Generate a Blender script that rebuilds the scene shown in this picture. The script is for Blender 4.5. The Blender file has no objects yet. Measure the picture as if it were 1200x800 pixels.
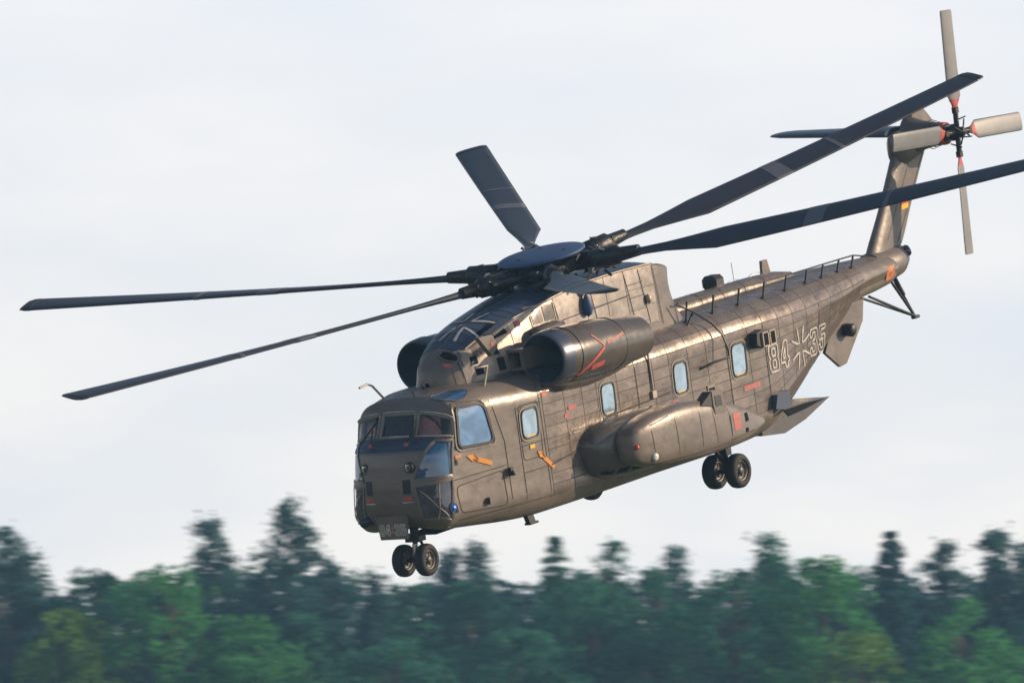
import bpy, bmesh, math, random
import numpy as np
from math import sin, cos, pi, radians, sqrt
from mathutils import Vector, Matrix
from mathutils.bvhtree import BVHTree
random.seed(7); rng = np.random.default_rng(7)
scene = bpy.context.scene
COL = scene.collection

# ---------------------------------------------------------------- camera
PITCH = 3.0
FPX = 12582.4                      # focal length in pixels of a 1200 px wide frame
cam_d = bpy.data.cameras.new('camera'); cam = bpy.data.objects.new('camera', cam_d); COL.objects.link(cam)
cam.location = (0, 0, 1.7); cam.rotation_euler = (radians(90 + PITCH), 0, 0)
cam_d.sensor_width = 36; cam_d.lens = FPX / 1200 * 36
cam_d.clip_start = 1; cam_d.clip_end = 20000
cam_d.dof.use_dof = True; cam_d.dof.focus_distance = 203; cam_d.dof.aperture_fstop = 4.4; cam_d.dof.aperture_ratio = 0.27
scene.camera = cam
bpy.context.view_layer.update()
CAMM = cam.matrix_world.copy()

# helicopter attitude (x aft, y starboard, z up) expressed in camera axes (right, down, forward)
RB = Matrix(((0.54720346, -0.8252304, -0.13986835), (-0.17741019, 0.0489557, -0.98291859), (0.81798166, 0.56267053, -0.11961556)))
TB = Vector((-2.52751226, 4.60273007, 198.18659843))
M4 = RB.to_4x4(); M4.translation = TB
HELI = CAMM @ Matrix.Diagonal((1, -1, -1, 1)) @ M4

# ---------------------------------------------------------------- light
SUN_B = Vector((1.02, -1.0, 0.36)).normalized()          # towards the sun in helicopter axes
SUN_W = (HELI.to_3x3() @ SUN_B).normalized()
sun_el = math.asin(SUN_W.z); sun_az = math.atan2(SUN_W.x, SUN_W.y)
sd = bpy.data.lights.new('sun', 'SUN'); sd.energy = 5.0; sd.angle = radians(0.6); sd.color = (1.0, 0.76, 0.53)
sun = bpy.data.objects.new('sun', sd); COL.objects.link(sun)
sun.rotation_euler = SUN_W.to_track_quat('Z', 'Y').to_euler(); sun.location = (60, 150, 80)

world = bpy.data.worlds.new('World'); scene.world = world; world.use_nodes = True
wn = world.node_tree; wn.nodes.clear()
def N(nt, t, **k):
    n = nt.nodes.new(t)
    for a, b in k.items(): setattr(n, a, b)
    return n
out = N(wn, 'ShaderNodeOutputWorld'); bg = N(wn, 'ShaderNodeBackground'); bg.inputs[1].default_value = 0.1
sky = N(wn, 'ShaderNodeTexSky', sky_type='NISHITA', sun_disc=False); sky.sun_elevation = sun_el; sky.sun_rotation = sun_az
sky.air_density = 1.0; sky.dust_density = 1.2; sky.ozone_density = 1.2
tc = N(wn, 'ShaderNodeTexCoord'); sep = N(wn, 'ShaderNodeSeparateXYZ'); wn.links.new(tc.outputs['Generated'], sep.inputs[0])
mp = N(wn, 'ShaderNodeMapping'); mp.inputs['Scale'].default_value = (22, 22, 70); wn.links.new(tc.outputs['Generated'], mp.inputs[0])
nz = N(wn, 'ShaderNodeTexNoise'); nz.inputs['Scale'].default_value = 1.0; nz.inputs['Detail'].default_value = 5; nz.inputs['Roughness'].default_value = .5
wn.links.new(mp.outputs[0], nz.inputs['Vector'])
# thin cloud sheet: nearly closed near the horizon, opening towards the zenith
el = N(wn, 'ShaderNodeMapRange'); el.inputs[1].default_value = 0.085; el.inputs[2].default_value = 0.30; el.inputs[3].default_value = 0.97; el.inputs[4].default_value = 0.06
wn.links.new(sep.outputs[2], el.inputs[0])
cl = N(wn, 'ShaderNodeMapRange'); cl.inputs[1].default_value = .35; cl.inputs[2].default_value = .65; cl.inputs[3].default_value = 0; cl.inputs[4].default_value = 1
wn.links.new(nz.outputs[0], cl.inputs[0])
ccol = N(wn, 'ShaderNodeMix', data_type='RGBA'); ccol.inputs[6].default_value = (9.0, 9.25, 9.6, 1); ccol.inputs[7].default_value = (10.7, 10.35, 9.95, 1)
wn.links.new(cl.outputs[0], ccol.inputs[0])
# the sheet is a little bluer higher up
cup = N(wn, 'ShaderNodeMapRange'); cup.inputs[1].default_value = 0.03; cup.inputs[2].default_value = 0.10; cup.inputs[3].default_value = 0; cup.inputs[4].default_value = .6
wn.links.new(sep.outputs[2], cup.inputs[0])
c2 = N(wn, 'ShaderNodeMix', data_type='RGBA'); c2.inputs[7].default_value = (9.0, 9.45, 10.3, 1)
wn.links.new(cup.outputs[0], c2.inputs[0]); wn.links.new(ccol.outputs[2], c2.inputs[6])
mx = N(wn, 'ShaderNodeMix', data_type='RGBA')
wn.links.new(el.outputs[0], mx.inputs[0]); wn.links.new(sky.outputs[0], mx.inputs[6]); wn.links.new(c2.outputs[2], mx.inputs[7])
wn.links.new(mx.outputs[2], bg.inputs[0]); wn.links.new(bg.outputs[0], out.inputs[0])
scene.view_settings.view_transform = 'Standard'; scene.view_settings.look = 'None'; scene.view_settings.exposure = 0; scene.view_settings.gamma = 1
scene.view_settings.use_curve_mapping = False
try:
    scene.cycles.max_bounces = 6; scene.cycles.transparent_max_bounces = 12; scene.cycles.volume_bounces = 0
except Exception: pass

# ---------------------------------------------------------------- materials
def mat(name, col, rough=.5, metal=0., spec=.5, bump=0., bscale=20., var=0., vscale=3., stain=None, coat=0., rnd=0., emis=None, rvar=0.):
    m = bpy.data.materials.new(name); m.use_nodes = True; nt = m.node_tree; p = nt.nodes['Principled BSDF']
    p.inputs['Base Color'].default_value = (*col, 1); p.inputs['Roughness'].default_value = rough; p.inputs['Metallic'].default_value = metal
    p.inputs['Specular IOR Level'].default_value = spec; p.inputs['Coat Weight'].default_value = coat
    L = nt.links; tcn = N(nt, 'ShaderNodeTexCoord'); cur = None
    if var or stain or rnd:
        n1 = N(nt, 'ShaderNodeTexNoise'); n1.inputs['Scale'].default_value = vscale; n1.inputs['Detail'].default_value = 6; n1.inputs['Roughness'].default_value = .62
        L.new(tcn.outputs['Object'], n1.inputs['Vector'])
        mr = N(nt, 'ShaderNodeMapRange'); mr.inputs[1].default_value = .3; mr.inputs[2].default_value = .7; mr.inputs[3].default_value = 1 - var; mr.inputs[4].default_value = 1 + var
        L.new(n1.outputs[0], mr.inputs[0])
        val = mr.outputs[0]
        if rnd:
            oi = N(nt, 'ShaderNodeObjectInfo'); m2 = N(nt, 'ShaderNodeMapRange'); m2.inputs[3].default_value = 1 - rnd; m2.inputs[4].default_value = 1 + rnd
            L.new(oi.outputs['Random'], m2.inputs[0]); mm = N(nt, 'ShaderNodeMath', operation='MULTIPLY'); L.new(val, mm.inputs[0]); L.new(m2.outputs[0], mm.inputs[1]); val = mm.outputs[0]
        vm = N(nt, 'ShaderNodeVectorMath', operation='SCALE'); vm.inputs[0].default_value = col; L.new(val, vm.inputs['Scale']); cur = vm.outputs[0]
        if stain:
            scol, amt, ss = stain
            mpn = N(nt, 'ShaderNodeMapping'); mpn.inputs['Scale'].default_value = ss; L.new(tcn.outputs['Object'], mpn.inputs[0])
            n2 = N(nt, 'ShaderNodeTexNoise'); n2.inputs['Scale'].default_value = 1; n2.inputs['Detail'].default_value = 8; n2.inputs['Roughness'].default_value = .7; L.new(mpn.outputs[0], n2.inputs['Vector'])
            r2 = N(nt, 'ShaderNodeMapRange'); r2.inputs[1].default_value = .5; r2.inputs[2].default_value = .72; r2.inputs[4].default_value = amt; L.new(n2.outputs[0], r2.inputs[0])
            mxn = N(nt, 'ShaderNodeMix', data_type='RGBA'); L.new(r2.outputs[0], mxn.inputs[0]); L.new(cur, mxn.inputs[6]); mxn.inputs[7].default_value = (*scol, 1); cur = mxn.outputs[2]
        L.new(cur, p.inputs['Base Color'])
    if rvar:
        n4 = N(nt, 'ShaderNodeTexNoise'); n4.inputs['Scale'].default_value = 5; n4.inputs['Detail'].default_value = 5; L.new(tcn.outputs['Object'], n4.inputs['Vector'])
        r4 = N(nt, 'ShaderNodeMapRange'); r4.inputs[1].default_value = .3; r4.inputs[2].default_value = .7; r4.inputs[3].default_value = rough - rvar; r4.inputs[4].default_value = rough + rvar
        L.new(n4.outputs[0], r4.inputs[0]); L.new(r4.outputs[0], p.inputs['Roughness'])
    if bump:
        n3 = N(nt, 'ShaderNodeTexNoise'); n3.inputs['Scale'].default_value = bscale; n3.inputs['Detail'].default_value = 3; L.new(tcn.outputs['Object'], n3.inputs['Vector'])
        b = N(nt, 'ShaderNodeBump'); b.inputs['Strength'].default_value = bump; b.inputs['Distance'].default_value = .05; L.new(n3.outputs[0], b.inputs['Height']); L.new(b.outputs[0], p.inputs['Normal'])
    if emis:
        p.inputs['Emission Color'].default_value = (*emis[0], 1); p.inputs['Emission Strength'].default_value = emis[1]
    return m

PAINT = (.166, .141, .121)
M = {}
M['paint'] = mat('weathered_olive_paint', PAINT, .38, .10, .55, .14, 4., .20, 1.2, ((.08, .06, .045), .7, (1.2, 1.2, 5)), rvar=.08)
M['panel'] = mat('riveted_skin_paint', (.208, .170, .143), .28, .36, .6, .34, 2.6, .24, 1.3, ((.085, .060, .042), .8, (1.6, 1.6, 5)), rnd=.20, rvar=.08)
M['seam'] = mat('seam_shadow_sealant', (.035, .03, .026), .8)
M['joint'] = mat('dark_joint_sealant', (.075, .063, .054), .7, 0, .3)
M['dark'] = mat('dark_opening', (.008, .009, .012), .8, 0, .1)
M['metal'] = mat('bare_doghouse_panel', (.30, .265, .235), .36, .25, .5, .14, 5, .20, 3.0, ((.13, .10, .08), .75, (2.5, 2.5, 2.0)), rvar=.1)
M['metalpatch'] = mat('worn_pale_panel', (.40, .34, .28), .45, .2, .5, .1, 8, .25, 6.0)
M['intake'] = mat('intake_dark_blue_grey', (.055, .072, .110), .30, .2, .6, .05, 4, .1, 2)
M['nacelle'] = mat('nacelle_paint', (.105, .092, .080), .23, .15, .6, .06, 5, .15, 2.0, ((.06, .05, .04), .5, (1, 1, 3)), rvar=.06)
M['blade'] = mat('rotor_blade_grey', (.024, .029, .043), .42, 0, .5, 0, 1, .15, 1.5)
M['tailblade'] = mat('tail_blade_grey', (.20, .21, .22), .45, 0, .5, 0, 1, .1, 3)
M['bladeband'] = mat('rotor_blade_tape', (.10, .11, .135), .5)
M['hub'] = mat('greasy_hub_metal', (.035, .034, .034), .38, .6, .5, .2, 30, .35, 12)
M['hubbright'] = mat('worn_bright_metal', (.45, .42, .38), .3, .8, .5)
M['cap'] = mat('hub_cap_sky_tint', (.05, .095, .20), .5, 0, .25)  # cap blue is reflected sky painted into the base colour
M['tyre'] = mat('tyre_rubber', (.018, .018, .019), .75, 0, .4, .15, 40, .15, 8)
M['rim'] = mat('wheel_rim', (.09, .085, .08), .45, .4)
M['white'] = mat('white_marking', (.50, .48, .45), .6, 0, .4, 0, 1, .35, 5)
M['red'] = mat('faded_red_marking', (.50, .085, .075), .6, 0, .4, 0, 1, .25, 14)
M['pink'] = mat('faded_pink_marking', (.42, .13, .11), .6, 0, .4, 0, 1, .3, 14)
M['orange'] = mat('orange_marking', (.62, .24, .03), .6, 0, .4, 0, 1, .12, 14)
M['yellow'] = mat('yellow_marking', (.75, .45, .03), .6)
M['peach'] = mat('faded_orange_patch', (.55, .20, .09), .6, 0, .4, 0, 1, .2, 10)
M['black'] = mat('black_marking', (.012, .012, .014), .5)
M['sky_tint'] = mat('top_grey_sky_tint', (.038, .058, .10), .33, .1, .6, .25, 3.0, .2, 3)  # grey tops with the blue of mirrored sky put into the base
M['antenna'] = mat('antenna_rail_black', (.015, .015, .018), .45)
M['winwhite'] = mat('window_frame_worn', (.22, .20, .17), .5)
M['rubber'] = mat('rubber_seal', (.02, .02, .02), .6)
M['lightblue'] = mat('blue_lamp_lens', (.03, .18, .75), .15, 0, .6)
M['lightred'] = mat('red_lamp_lens', (.6, .05, .03), .2)
M['lightwhite'] = mat('clear_lamp_lens', (.75, .75, .72), .15)
M['seat'] = mat('cockpit_seat_fabric', (.10, .035, .025), .8)
M['pink_board'] = mat('pink_reflection_tint', (.62, .28, .22), .8, 0, .3, .2, 8, .2, 6)
M['interior'] = mat('cockpit_lining', (.055, .05, .05), .7)
M['beige'] = mat('beige_sky_tint', (.75, .6, .42), .8)
def glass(name, tint, mixf, base=None):
    m = bpy.data.materials.new(name); m.use_nodes = True; nt = m.node_tree; nt.nodes.clear()
    o = N(nt, 'ShaderNodeOutputMaterial'); g = N(nt, 'ShaderNodeBsdfGlossy'); g.inputs['Roughness'].default_value = .03; g.inputs[0].default_value = (1, 1, 1, 1)
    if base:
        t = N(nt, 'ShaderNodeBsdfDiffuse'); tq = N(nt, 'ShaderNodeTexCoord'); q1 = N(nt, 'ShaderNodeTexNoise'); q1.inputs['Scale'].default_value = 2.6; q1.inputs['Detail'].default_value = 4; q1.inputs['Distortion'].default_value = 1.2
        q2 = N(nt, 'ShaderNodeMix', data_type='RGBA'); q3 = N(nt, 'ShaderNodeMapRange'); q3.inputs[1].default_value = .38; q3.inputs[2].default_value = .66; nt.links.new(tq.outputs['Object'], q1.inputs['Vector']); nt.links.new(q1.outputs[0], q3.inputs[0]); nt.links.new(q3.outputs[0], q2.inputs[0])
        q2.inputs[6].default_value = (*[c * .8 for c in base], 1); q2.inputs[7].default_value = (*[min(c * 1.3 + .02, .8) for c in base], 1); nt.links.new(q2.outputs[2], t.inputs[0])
    else: t = N(nt, 'ShaderNodeBsdfTransparent'); t.inputs[0].default_value = (*tint, 1)
    lw = N(nt, 'ShaderNodeFresnel'); lw.inputs[0].default_value = 1.5
    ma = N(nt, 'ShaderNodeMath', operation='ADD'); ma.inputs[1].default_value = mixf; ma.use_clamp = True; nt.links.new(lw.outputs[0], ma.inputs[0])
    tcn = N(nt, 'ShaderNodeTexCoord'); nn = N(nt, 'ShaderNodeTexNoise'); nn.inputs['Scale'].default_value = 3.0; nt.links.new(tcn.outputs['Object'], nn.inputs['Vector'])
    b = N(nt, 'ShaderNodeBump'); b.inputs['Strength'].default_value = .25; b.inputs['Distance'].default_value = .05; nt.links.new(nn.outputs[0], b.inputs['Height']); nt.links.new(b.outputs[0], g.inputs['Normal'])
    x = N(nt, 'ShaderNodeMixShader'); nt.links.new(ma.outputs[0], x.inputs[0]); nt.links.new(t.outputs[0], x.inputs[1]); nt.links.new(g.outputs[0], x.inputs[2]); nt.links.new(x.outputs[0], o.inputs[0])
    return m
M['glass'] = glass('windshield_glass', (.88, .86, .92), .02)
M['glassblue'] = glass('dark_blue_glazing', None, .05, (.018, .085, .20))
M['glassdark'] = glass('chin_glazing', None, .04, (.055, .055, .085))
M['glasswin'] = glass('cabin_glazing', None, .22, (.20, .36, .52))  # blue base stands for bright sky mirrored in the panes
M['glassdoor'] = glass('door_glazing', None, .10, (.07, .20, .42))  # sky reflection painted into the blue base here too

# ---------------------------------------------------------------- mesh helpers
ROOT = bpy.data.objects.new('helicopter', None); COL.objects.link(ROOT); ROOT.matrix_world = HELI
ROOT['label'] = 'large grey-brown military transport helicopter flying nose down above the trees, wheels lowered'
ROOT['category'] = 'helicopter'
def link(name, me, m, parent=ROOT):
    o = bpy.data.objects.new(name, me)
    if m is not None and not me.materials: me.materials.append(m)
    COL.objects.link(o)
    if parent is not None: o.parent = parent
    return o
class MB:
    def __init__(s): s.v = []; s.f = []; s.sm = []
    def add(s, vs, fs, smooth=True):
        b = len(s.v); s.v += [tuple(p) for p in vs]; s.f += [tuple(i + b for i in f) for f in fs]; s.sm += [smooth] * len(fs)
        return s
    def mesh(s, name):
        me = bpy.data.meshes.new(name); me.from_pydata(s.v, [], s.f); me.polygons.foreach_set('use_smooth', s.sm); me.update()
        return me
    def build(s, name, m, parent=ROOT, fix=True):
        me = s.mesh(name)
        if fix:
            bm = bmesh.new(); bm.from_mesh(me); bmesh.ops.recalc_face_normals(bm, faces=bm.faces); bm.to_mesh(me); bm.free()
        return link(name, me, m, parent)
    def bvh(s): return BVHTree.FromPolygons([Vector(p) for p in s.v], s.f)
    def grid(s, rows, closed=False, smooth=True):
        n = len(rows[0]); vs = [p for r in rows for p in r]; fs = []
        for i in range(len(rows) - 1):
            for j in range(n if closed else n - 1):
                k = (j + 1) % n; fs.append((i * n + j, i * n + k, (i + 1) * n + k, (i + 1) * n + j))
        return s.add(vs, fs, smooth)
    def loft(s, rings, cap0=True, cap1=True, smooth=True):
        s.grid(rings, True, smooth); n = len(rings[0])
        if cap0: s.add(rings[0], [tuple(range(n))], False)
        if cap1: s.add(rings[-1], [tuple(range(n))[::-1]], False)
        return s
    def tube(s, pts, r, n=8, caps=True):
        pts = [Vector(p) for p in pts]; rs = r if isinstance(r, (list, tuple)) else [r] * len(pts); rings = []
        up = Vector((0, 0, 1))
        for i, p in enumerate(pts):
            d = (pts[min(i + 1, len(pts) - 1)] - pts[max(i - 1, 0)]).normalized()
            a = d.cross(up if abs(d.z) < .95 else Vector((1, 0, 0))).normalized(); b = d.cross(a)
            rings.append([p + (a * cos(2 * pi * k / n) + b * sin(2 * pi * k / n)) * rs[i] for k in range(n)])
        return s.loft(rings, caps, caps)
    def box(s, c, h, R=None, bev=.12):
        # box with chamfered edges: c centre, h half sizes
        c = Vector(c); hx, hy, hz = h; e = min(h) * bev; bm = bmesh.new(); bmesh.ops.create_cube(bm, size=2)
        for v in bm.verts: v.co = Vector((v.co.x * hx, v.co.y * hy, v.co.z * hz))
        if bev: bmesh.ops.bevel(bm, geom=bm.edges[:], offset=e, segments=1, affect='EDGES')
        bm.verts.index_update()
        vs = [(c + (R @ v.co if R else v.co)) for v in bm.verts]; fs = [tuple(v.index for v in f.verts) for f in bm.faces]; bm.free()
        return s.add(vs, fs, False)
    def revolve(s, c, axis, prof, n=28, smooth=True):
        # prof: list of (distance along axis, radius)
        c = Vector(c); ax = Vector(axis).normalized(); a = ax.cross(Vector((0, 0, 1)) if abs(ax.z) < .9 else Vector((1, 0, 0))).normalized(); b = ax.cross(a)
        rows = [[c + ax * t + (a * cos(2 * pi * k / n) + b * sin(2 * pi * k / n)) * max(r, 1e-4) for k in range(n)] for t, r in prof]
        return s.grid(rows, True, smooth)
    def prism(s, poly, thick, axis=1, c=0.):
        # polygon in the two other axes, extruded c-thick..c+thick along axis
        n = len(poly)
        def P(a, b, t):
            return (t, a, b) if axis == 0 else (a, t, b) if axis == 1 else (a, b, t)
        v = [P(a, b, c - thick) for a, b in poly] + [P(a, b, c + thick) for a, b in poly]
        f = [tuple(range(n)), tuple(range(2 * n - 1, n - 1, -1))] + [(i, (i + 1) % n, n + (i + 1) % n, n + i) for i in range(n)]
        return s.add(v, f, False)

def interp(tab, x):
    if x <= tab[0][0]: return list(tab[0][1:])
    for a, b in zip(tab, tab[1:]):
        if x <= b[0]:
            t = (x - a[0]) / (b[0] - a[0]); return [p + (q - p) * t for p, q in zip(a[1:], b[1:])]
    return list(tab[-1][1:])
def spl(tab, x):      # Catmull-Rom through a table of rows, monotone enough for gentle data
    n = len(tab); i = 0
    while i < n - 2 and x > tab[i + 1][0]: i += 1
    x = min(max(x, tab[0][0]), tab[-1][0])
    p0 = tab[max(i - 1, 0)]; p1 = tab[i]; p2 = tab[i + 1]; p3 = tab[min(i + 2, n - 1)]
    h = p2[0] - p1[0]; t = (x - p1[0]) / h; o = []
    for k in range(1, len(p1)):
        m1 = (p2[k] - p0[k]) / max(p2[0] - p0[0], 1e-6) * h; m2 = (p3[k] - p1[k]) / max(p3[0] - p1[0], 1e-6) * h
        if p0 is p1: m1 = p2[k] - p1[k]
        if p3 is p2: m2 = p2[k] - p1[k]
        o.append((2 * t**3 - 3 * t**2 + 1) * p1[k] + (t**3 - 2 * t**2 + t) * m1 + (-2 * t**3 + 3 * t**2) * p2[k] + (t**3 - t**2) * m2)
    return o

# ---------------------------------------------------------------- fuselage surface
#        s    wt    wb    zt    zb    rt   rb  crown
HS = [(1.7, 1.06, 1.08, 3.20, .86, .36, .34, .10),
      (2.6, 1.20, 1.22, 3.27, .72, .42, .42, .08),
      (3.4, 1.30, 1.30, 3.26, .64, .46, .46, .06),
      (4.2, 1.35, 1.35, 3.24, .60, .48, .48, .05),
      (8.0, 1.35, 1.35, 3.22, .58, .50, .48, .05),
      (12.0, 1.35, 1.33, 3.22, .62, .52, .46, .05),
      (13.0, 1.31, 1.22, 3.21, .93, .54, .42, .05),
      (14.0, 1.21, 1.08, 3.20, 1.33, .54, .38, .05),
      (15.0, 1.06, .90, 3.18, 1.70, .50, .34, .05),
      (16.0, .88, .72, 3.15, 2.06, .44, .28, .05),
      (17.0, .70, .56, 3.11, 2.38, .34, .22, .05),
      (18.0, .54, .44, 3.06, 2.44, .27, .20, .05),
      (18.7, .44, .36, 3.00, 2.50, .24, .18, .05),
      (18.95, .26, .22, 2.92, 2.58, .15, .12, .03)]
GV = [(.4, 0.), (.5, .20), (.56, .33), (.62, .53), (.70, 1.0)]
def ring(s, v):
    wt, wb, zt, zb, rt, rb, cr = spl(HS, s)
    if v < .2:
        t = v / .2; y = (wt - rt) * t; return y, zt + cr * (1 - t * t)
    if v < .4:
        a = (v - .2) / .2 * pi / 2; return wt - rt + rt * sin(a), zt - rt + rt * cos(a)
    if v < .7:
        g = interp(GV, v)[0]; return wt + (wb - wt) * g, (zt - rt) + ((zb + rb) - (zt - rt)) * g
    if v < .85:
        a = (v - .7) / .15 * pi / 2; return wb - rb + rb * cos(a), zb + rb - rb * sin(a)
    t = (v - .85) / .15; return (wb - rb) * (1 - t), zb
def nose_ring(v):
    y, z = ring(1.7, v)
    s = 1.36 + .25 * (z - 1.17)
    if v < .3: s += .42 * (1 - v / .3) ** 1.5
    if v > .8: s += .35 * ((v - .8) / .2)
    return s, y, z
T0 = nose_ring(0); B0 = nose_ring(1)
CL = [(0, T0[0], T0[2]), (.2, 1.98, 3.27), (.3, 1.78, 3.18), (.4, 1.60, 3.06), (.5, 1.34, 2.60), (.535, 1.08, 2.49), (.56, .96, 2.38), (.60, .89, 2.15), (.65, .83, 1.75), (.70, .82, 1.45), (.78, .90, 1.16), (.85, 1.08, 1.02), (1.0, B0[0], B0[2])]
def nose(ph, v):      # ph 0 (centreline) .. 90 (junction ring), port side: y negative
    s1, y1, z1 = nose_ring(v); s0, z0 = interp(CL, v)
    k = 2 / 2.2; c = max(cos(radians(ph)), 0) ** k; q = sin(radians(ph)) ** k if ph > 0 else 0
    return Vector((s1 - (s1 - s0) * c, -y1 * q, z1 + (z0 - z1) * c))
def hull(s, v):
    # between the slanted nose ring and the first planar section the rows are blended
    if s < 2.6:
        a, y, z = nose_ring(v); b = ring(2.6, v); t = (s - 1.7) / .9
        return Vector((a + (2.6 - a) * t, -(y + (b[0] - y) * t), z + (b[1] - z) * t))
    y, z = ring(s, v); return Vector((s, -y, z))
def nrm(f, a, b, e=1e-3):
    d1 = f(a + e * 20, b) - f(a - e * 20, b); d2 = f(a, min(b + e, 1)) - f(a, max(b - e, 0)); n = d1.cross(d2)
    if n.length < 1e-9: return Vector((0, -1, 0))
    n.normalize()
    return n
# window panes on the nose as quads in (ph, v): corners top-left, top-right, bottom-right, bottom-left (left = towards centreline)
PANES = {
    'centre': [(-17.5, .408), (17.5, .408), (17.5, .492), (-17.5, .492)],
    'port': [(22.5, .408), (80, .408), (84, .492), (22.5, .492)],
    'star': [(-80, .408), (-22.5, .408), (-22.5, .492), (-84, .492)],
    'quarter': [(52, .515), (86, .515), (86, .632), (30, .632)],
    'chin': [(30, .648), (86, .640), (86, .745), (38, .775)],
    'quarter_s': [(-86, .515), (-52, .515), (-30, .632), (-86, .632)],
    'chin_s': [(-86, .640), (-30, .648), (-38, .775), (-86, .745)],
}
def nose2(ph, v):
    p = nose(abs(ph), v)
    if ph < 0: p.y = -p.y
    return p
def quad(pq, a, b):
    (x0, y0), (x1, y1), (x2, y2), (x3, y3) = pq
    tx, ty = x0 + (x1 - x0) * a, y0 + (y1 - y0) * a; bx, by = x3 + (x2 - x3) * a, y3 + (y2 - y3) * a
    return tx + (bx - tx) * b, ty + (by - ty) * b
def inside(pq, x, y, m=0):
    r = False; n = len(pq)
    for i in range(n):
        x0, y0 = pq[i]; x1, y1 = pq[(i + 1) % n]
        if (y0 > y) != (y1 > y) and x < (x1 - x0) * (y - y0) / (y1 - y0) + x0: r = not r
    return r
vs_n = sorted(set([round(i / 100, 4) for i in range(0, 101, 2)] + [.408, .492, .515, .632, .64, .648] + [round(.4 + .0075 * i, 4) for i in range(54)]))
ph_n = sorted(set([x for x in range(-90, 91, 2)] + [17.5, 22.5, -17.5, -22.5]))
fus = MB()
rows = [[nose2(p, v) for v in vs_n] for p in ph_n]
nv = len(vs_n); vv = [p for r in rows for p in r]; ff = []
for i in range(len(ph_n) - 1):
    for j in range(nv - 1):
        pc, vc = (ph_n[i] + ph_n[i + 1]) / 2, (vs_n[j] + vs_n[j + 1]) / 2
        if any(inside(q, pc, vc) for q in PANES.values()): continue
        ff.append((i * nv + j, (i + 1) * nv + j, (i + 1) * nv + j + 1, i * nv + j + 1))
fus.add(vv, ff)
vs_h = sorted(set([round(i / 60, 4) for i in range(61)] + [.2, .4, .7, .85]))
ss = [1.7 + .1 * i for i in range(9)] + [2.6 + .2 * i for i in range(int(16.2 / .2) + 1)] + [18.88, 18.95]
for sg in (1, -1):
    rows = []
    for s in ss:
        rows.append([Vector((p.x, p.y * sg, p.z)) for p in (hull(s, v) for v in vs_h)])
    fus.grid(rows)
    tail = rows[-1]; fus.add(tail + [Vector((19.0, 0, 2.75))], [(i, i + 1, len(tail)) for i in range(len(tail) - 1)])
fuselage = fus.build('fuselage', M['paint'])
bmt = bmesh.new(); bmt.from_mesh(fuselage.data); bmesh.ops.remove_doubles(bmt, verts=bmt.verts, dist=.0015); bmesh.ops.recalc_face_normals(bmt, faces=bmt.faces); bmt.to_mesh(fuselage.data); bmt.free()
full = MB()
full.grid([[nose2(p, v) for v in vs_n] for p in ph_n])
for sg in (1, -1): full.grid([[Vector((p.x, p.y * sg, p.z)) for p in (hull(s, v) for v in vs_h)] for s in ss])
B_HULL = full.bvh()

# projection of flat outlines onto a surface
PORT = Vector((0, 1, 0)); FRONT = Vector((1, 0, 0)); TOP = Vector((0, 0, -1))
def cast(bv, a, b, d):
    if d is PORT: o = Vector((a, -6, b))
    elif d is FRONT: o = Vector((-3, a, b))
    else: o = Vector((a, b, 8))
    h = bv.ray_cast(o, d)
    if h[0] is None:
        h = bv.find_nearest(o + d * 4.2)
    n = h[1]
    if n.dot(d) > 0: n = -n
    return h[0], n
def pp(bv, a, b, d, off):
    p, n = cast(bv, a, b, d); return p + n * off
def strip(mb, bv, pts, w, d=PORT, off=.006, step=.15):
    P = []
    for (a, b), (a2, b2) in zip(pts, pts[1:]):
        L = math.hypot(a2 - a, b2 - b); k = max(1, int(L / step))
        for i in range(k): P.append((a + (a2 - a) * i / k, b + (b2 - b) * i / k))
    P.append(pts[-1]); row = []
    for i, (a, b) in enumerate(P):
        q = P[min(i + 1, len(P) - 1)]; p = P[max(i - 1, 0)]; tx, ty = q[0] - p[0], q[1] - p[1]; l = math.hypot(tx, ty) or 1
        nx, ny = -ty / l * w / 2, tx / l * w / 2
        row.append([pp(bv, a + nx, b + ny, d, off), pp(bv, a, b, d, off + .002), pp(bv, a - nx, b - ny, d, off)])
    mb.grid(row); return mb
def rpoly(poly, r, n=4):
    out_ = []; m = len(poly)
    for i in range(m):
        p = Vector(poly[i]); a = (Vector(poly[i - 1]) - p); b = (Vector(poly[(i + 1) % m]) - p); ra = min(r, a.length / 2, b.length / 2)
        A = p + a.normalized() * ra; Bq = p + b.normalized() * ra
        for k in range(n + 1):
            t = k / n; out_.append(tuple((1 - t)**2 * A + 2 * t * (1 - t) * p + t * t * Bq))
    return out_
def dense(poly, step):
    o = []
    for i in range(len(poly)):
        a, b = poly[i], poly[(i + 1) % len(poly)]; k = max(1, int(math.hypot(b[0] - a[0], b[1] - a[1]) / step))
        o += [(a[0] + (b[0] - a[0]) * j / k, a[1] + (b[1] - a[1]) * j / k) for j in range(k)]
    return o
def patch(mb, bv, poly, d=PORT, off=.012, step=.12, rings=3):
    poly = dense(poly, step); cx = sum(p[0] for p in poly) / len(poly); cy = sum(p[1] for p in poly) / len(poly); rr = []
    for k in range(rings + 1):
        t = 1 - k / (rings + .5); rr.append([pp(bv, cx + (a - cx) * t, cy + (b - cy) * t, d, off) for a, b in poly])
    mb.grid(rr, True); n = len(poly); mb.add(rr[-1] + [pp(bv, cx, cy, d, off)], [(i, (i + 1) % n, n) for i in range(n)])
    mb.add([pp(bv, a, b, d, off) for a, b in poly] + [pp(bv, a, b, d, 0) for a, b in poly], [(i, (i + 1) % n, n + (i + 1) % n, n + i) for i in range(n)], False)
    return mb
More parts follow.
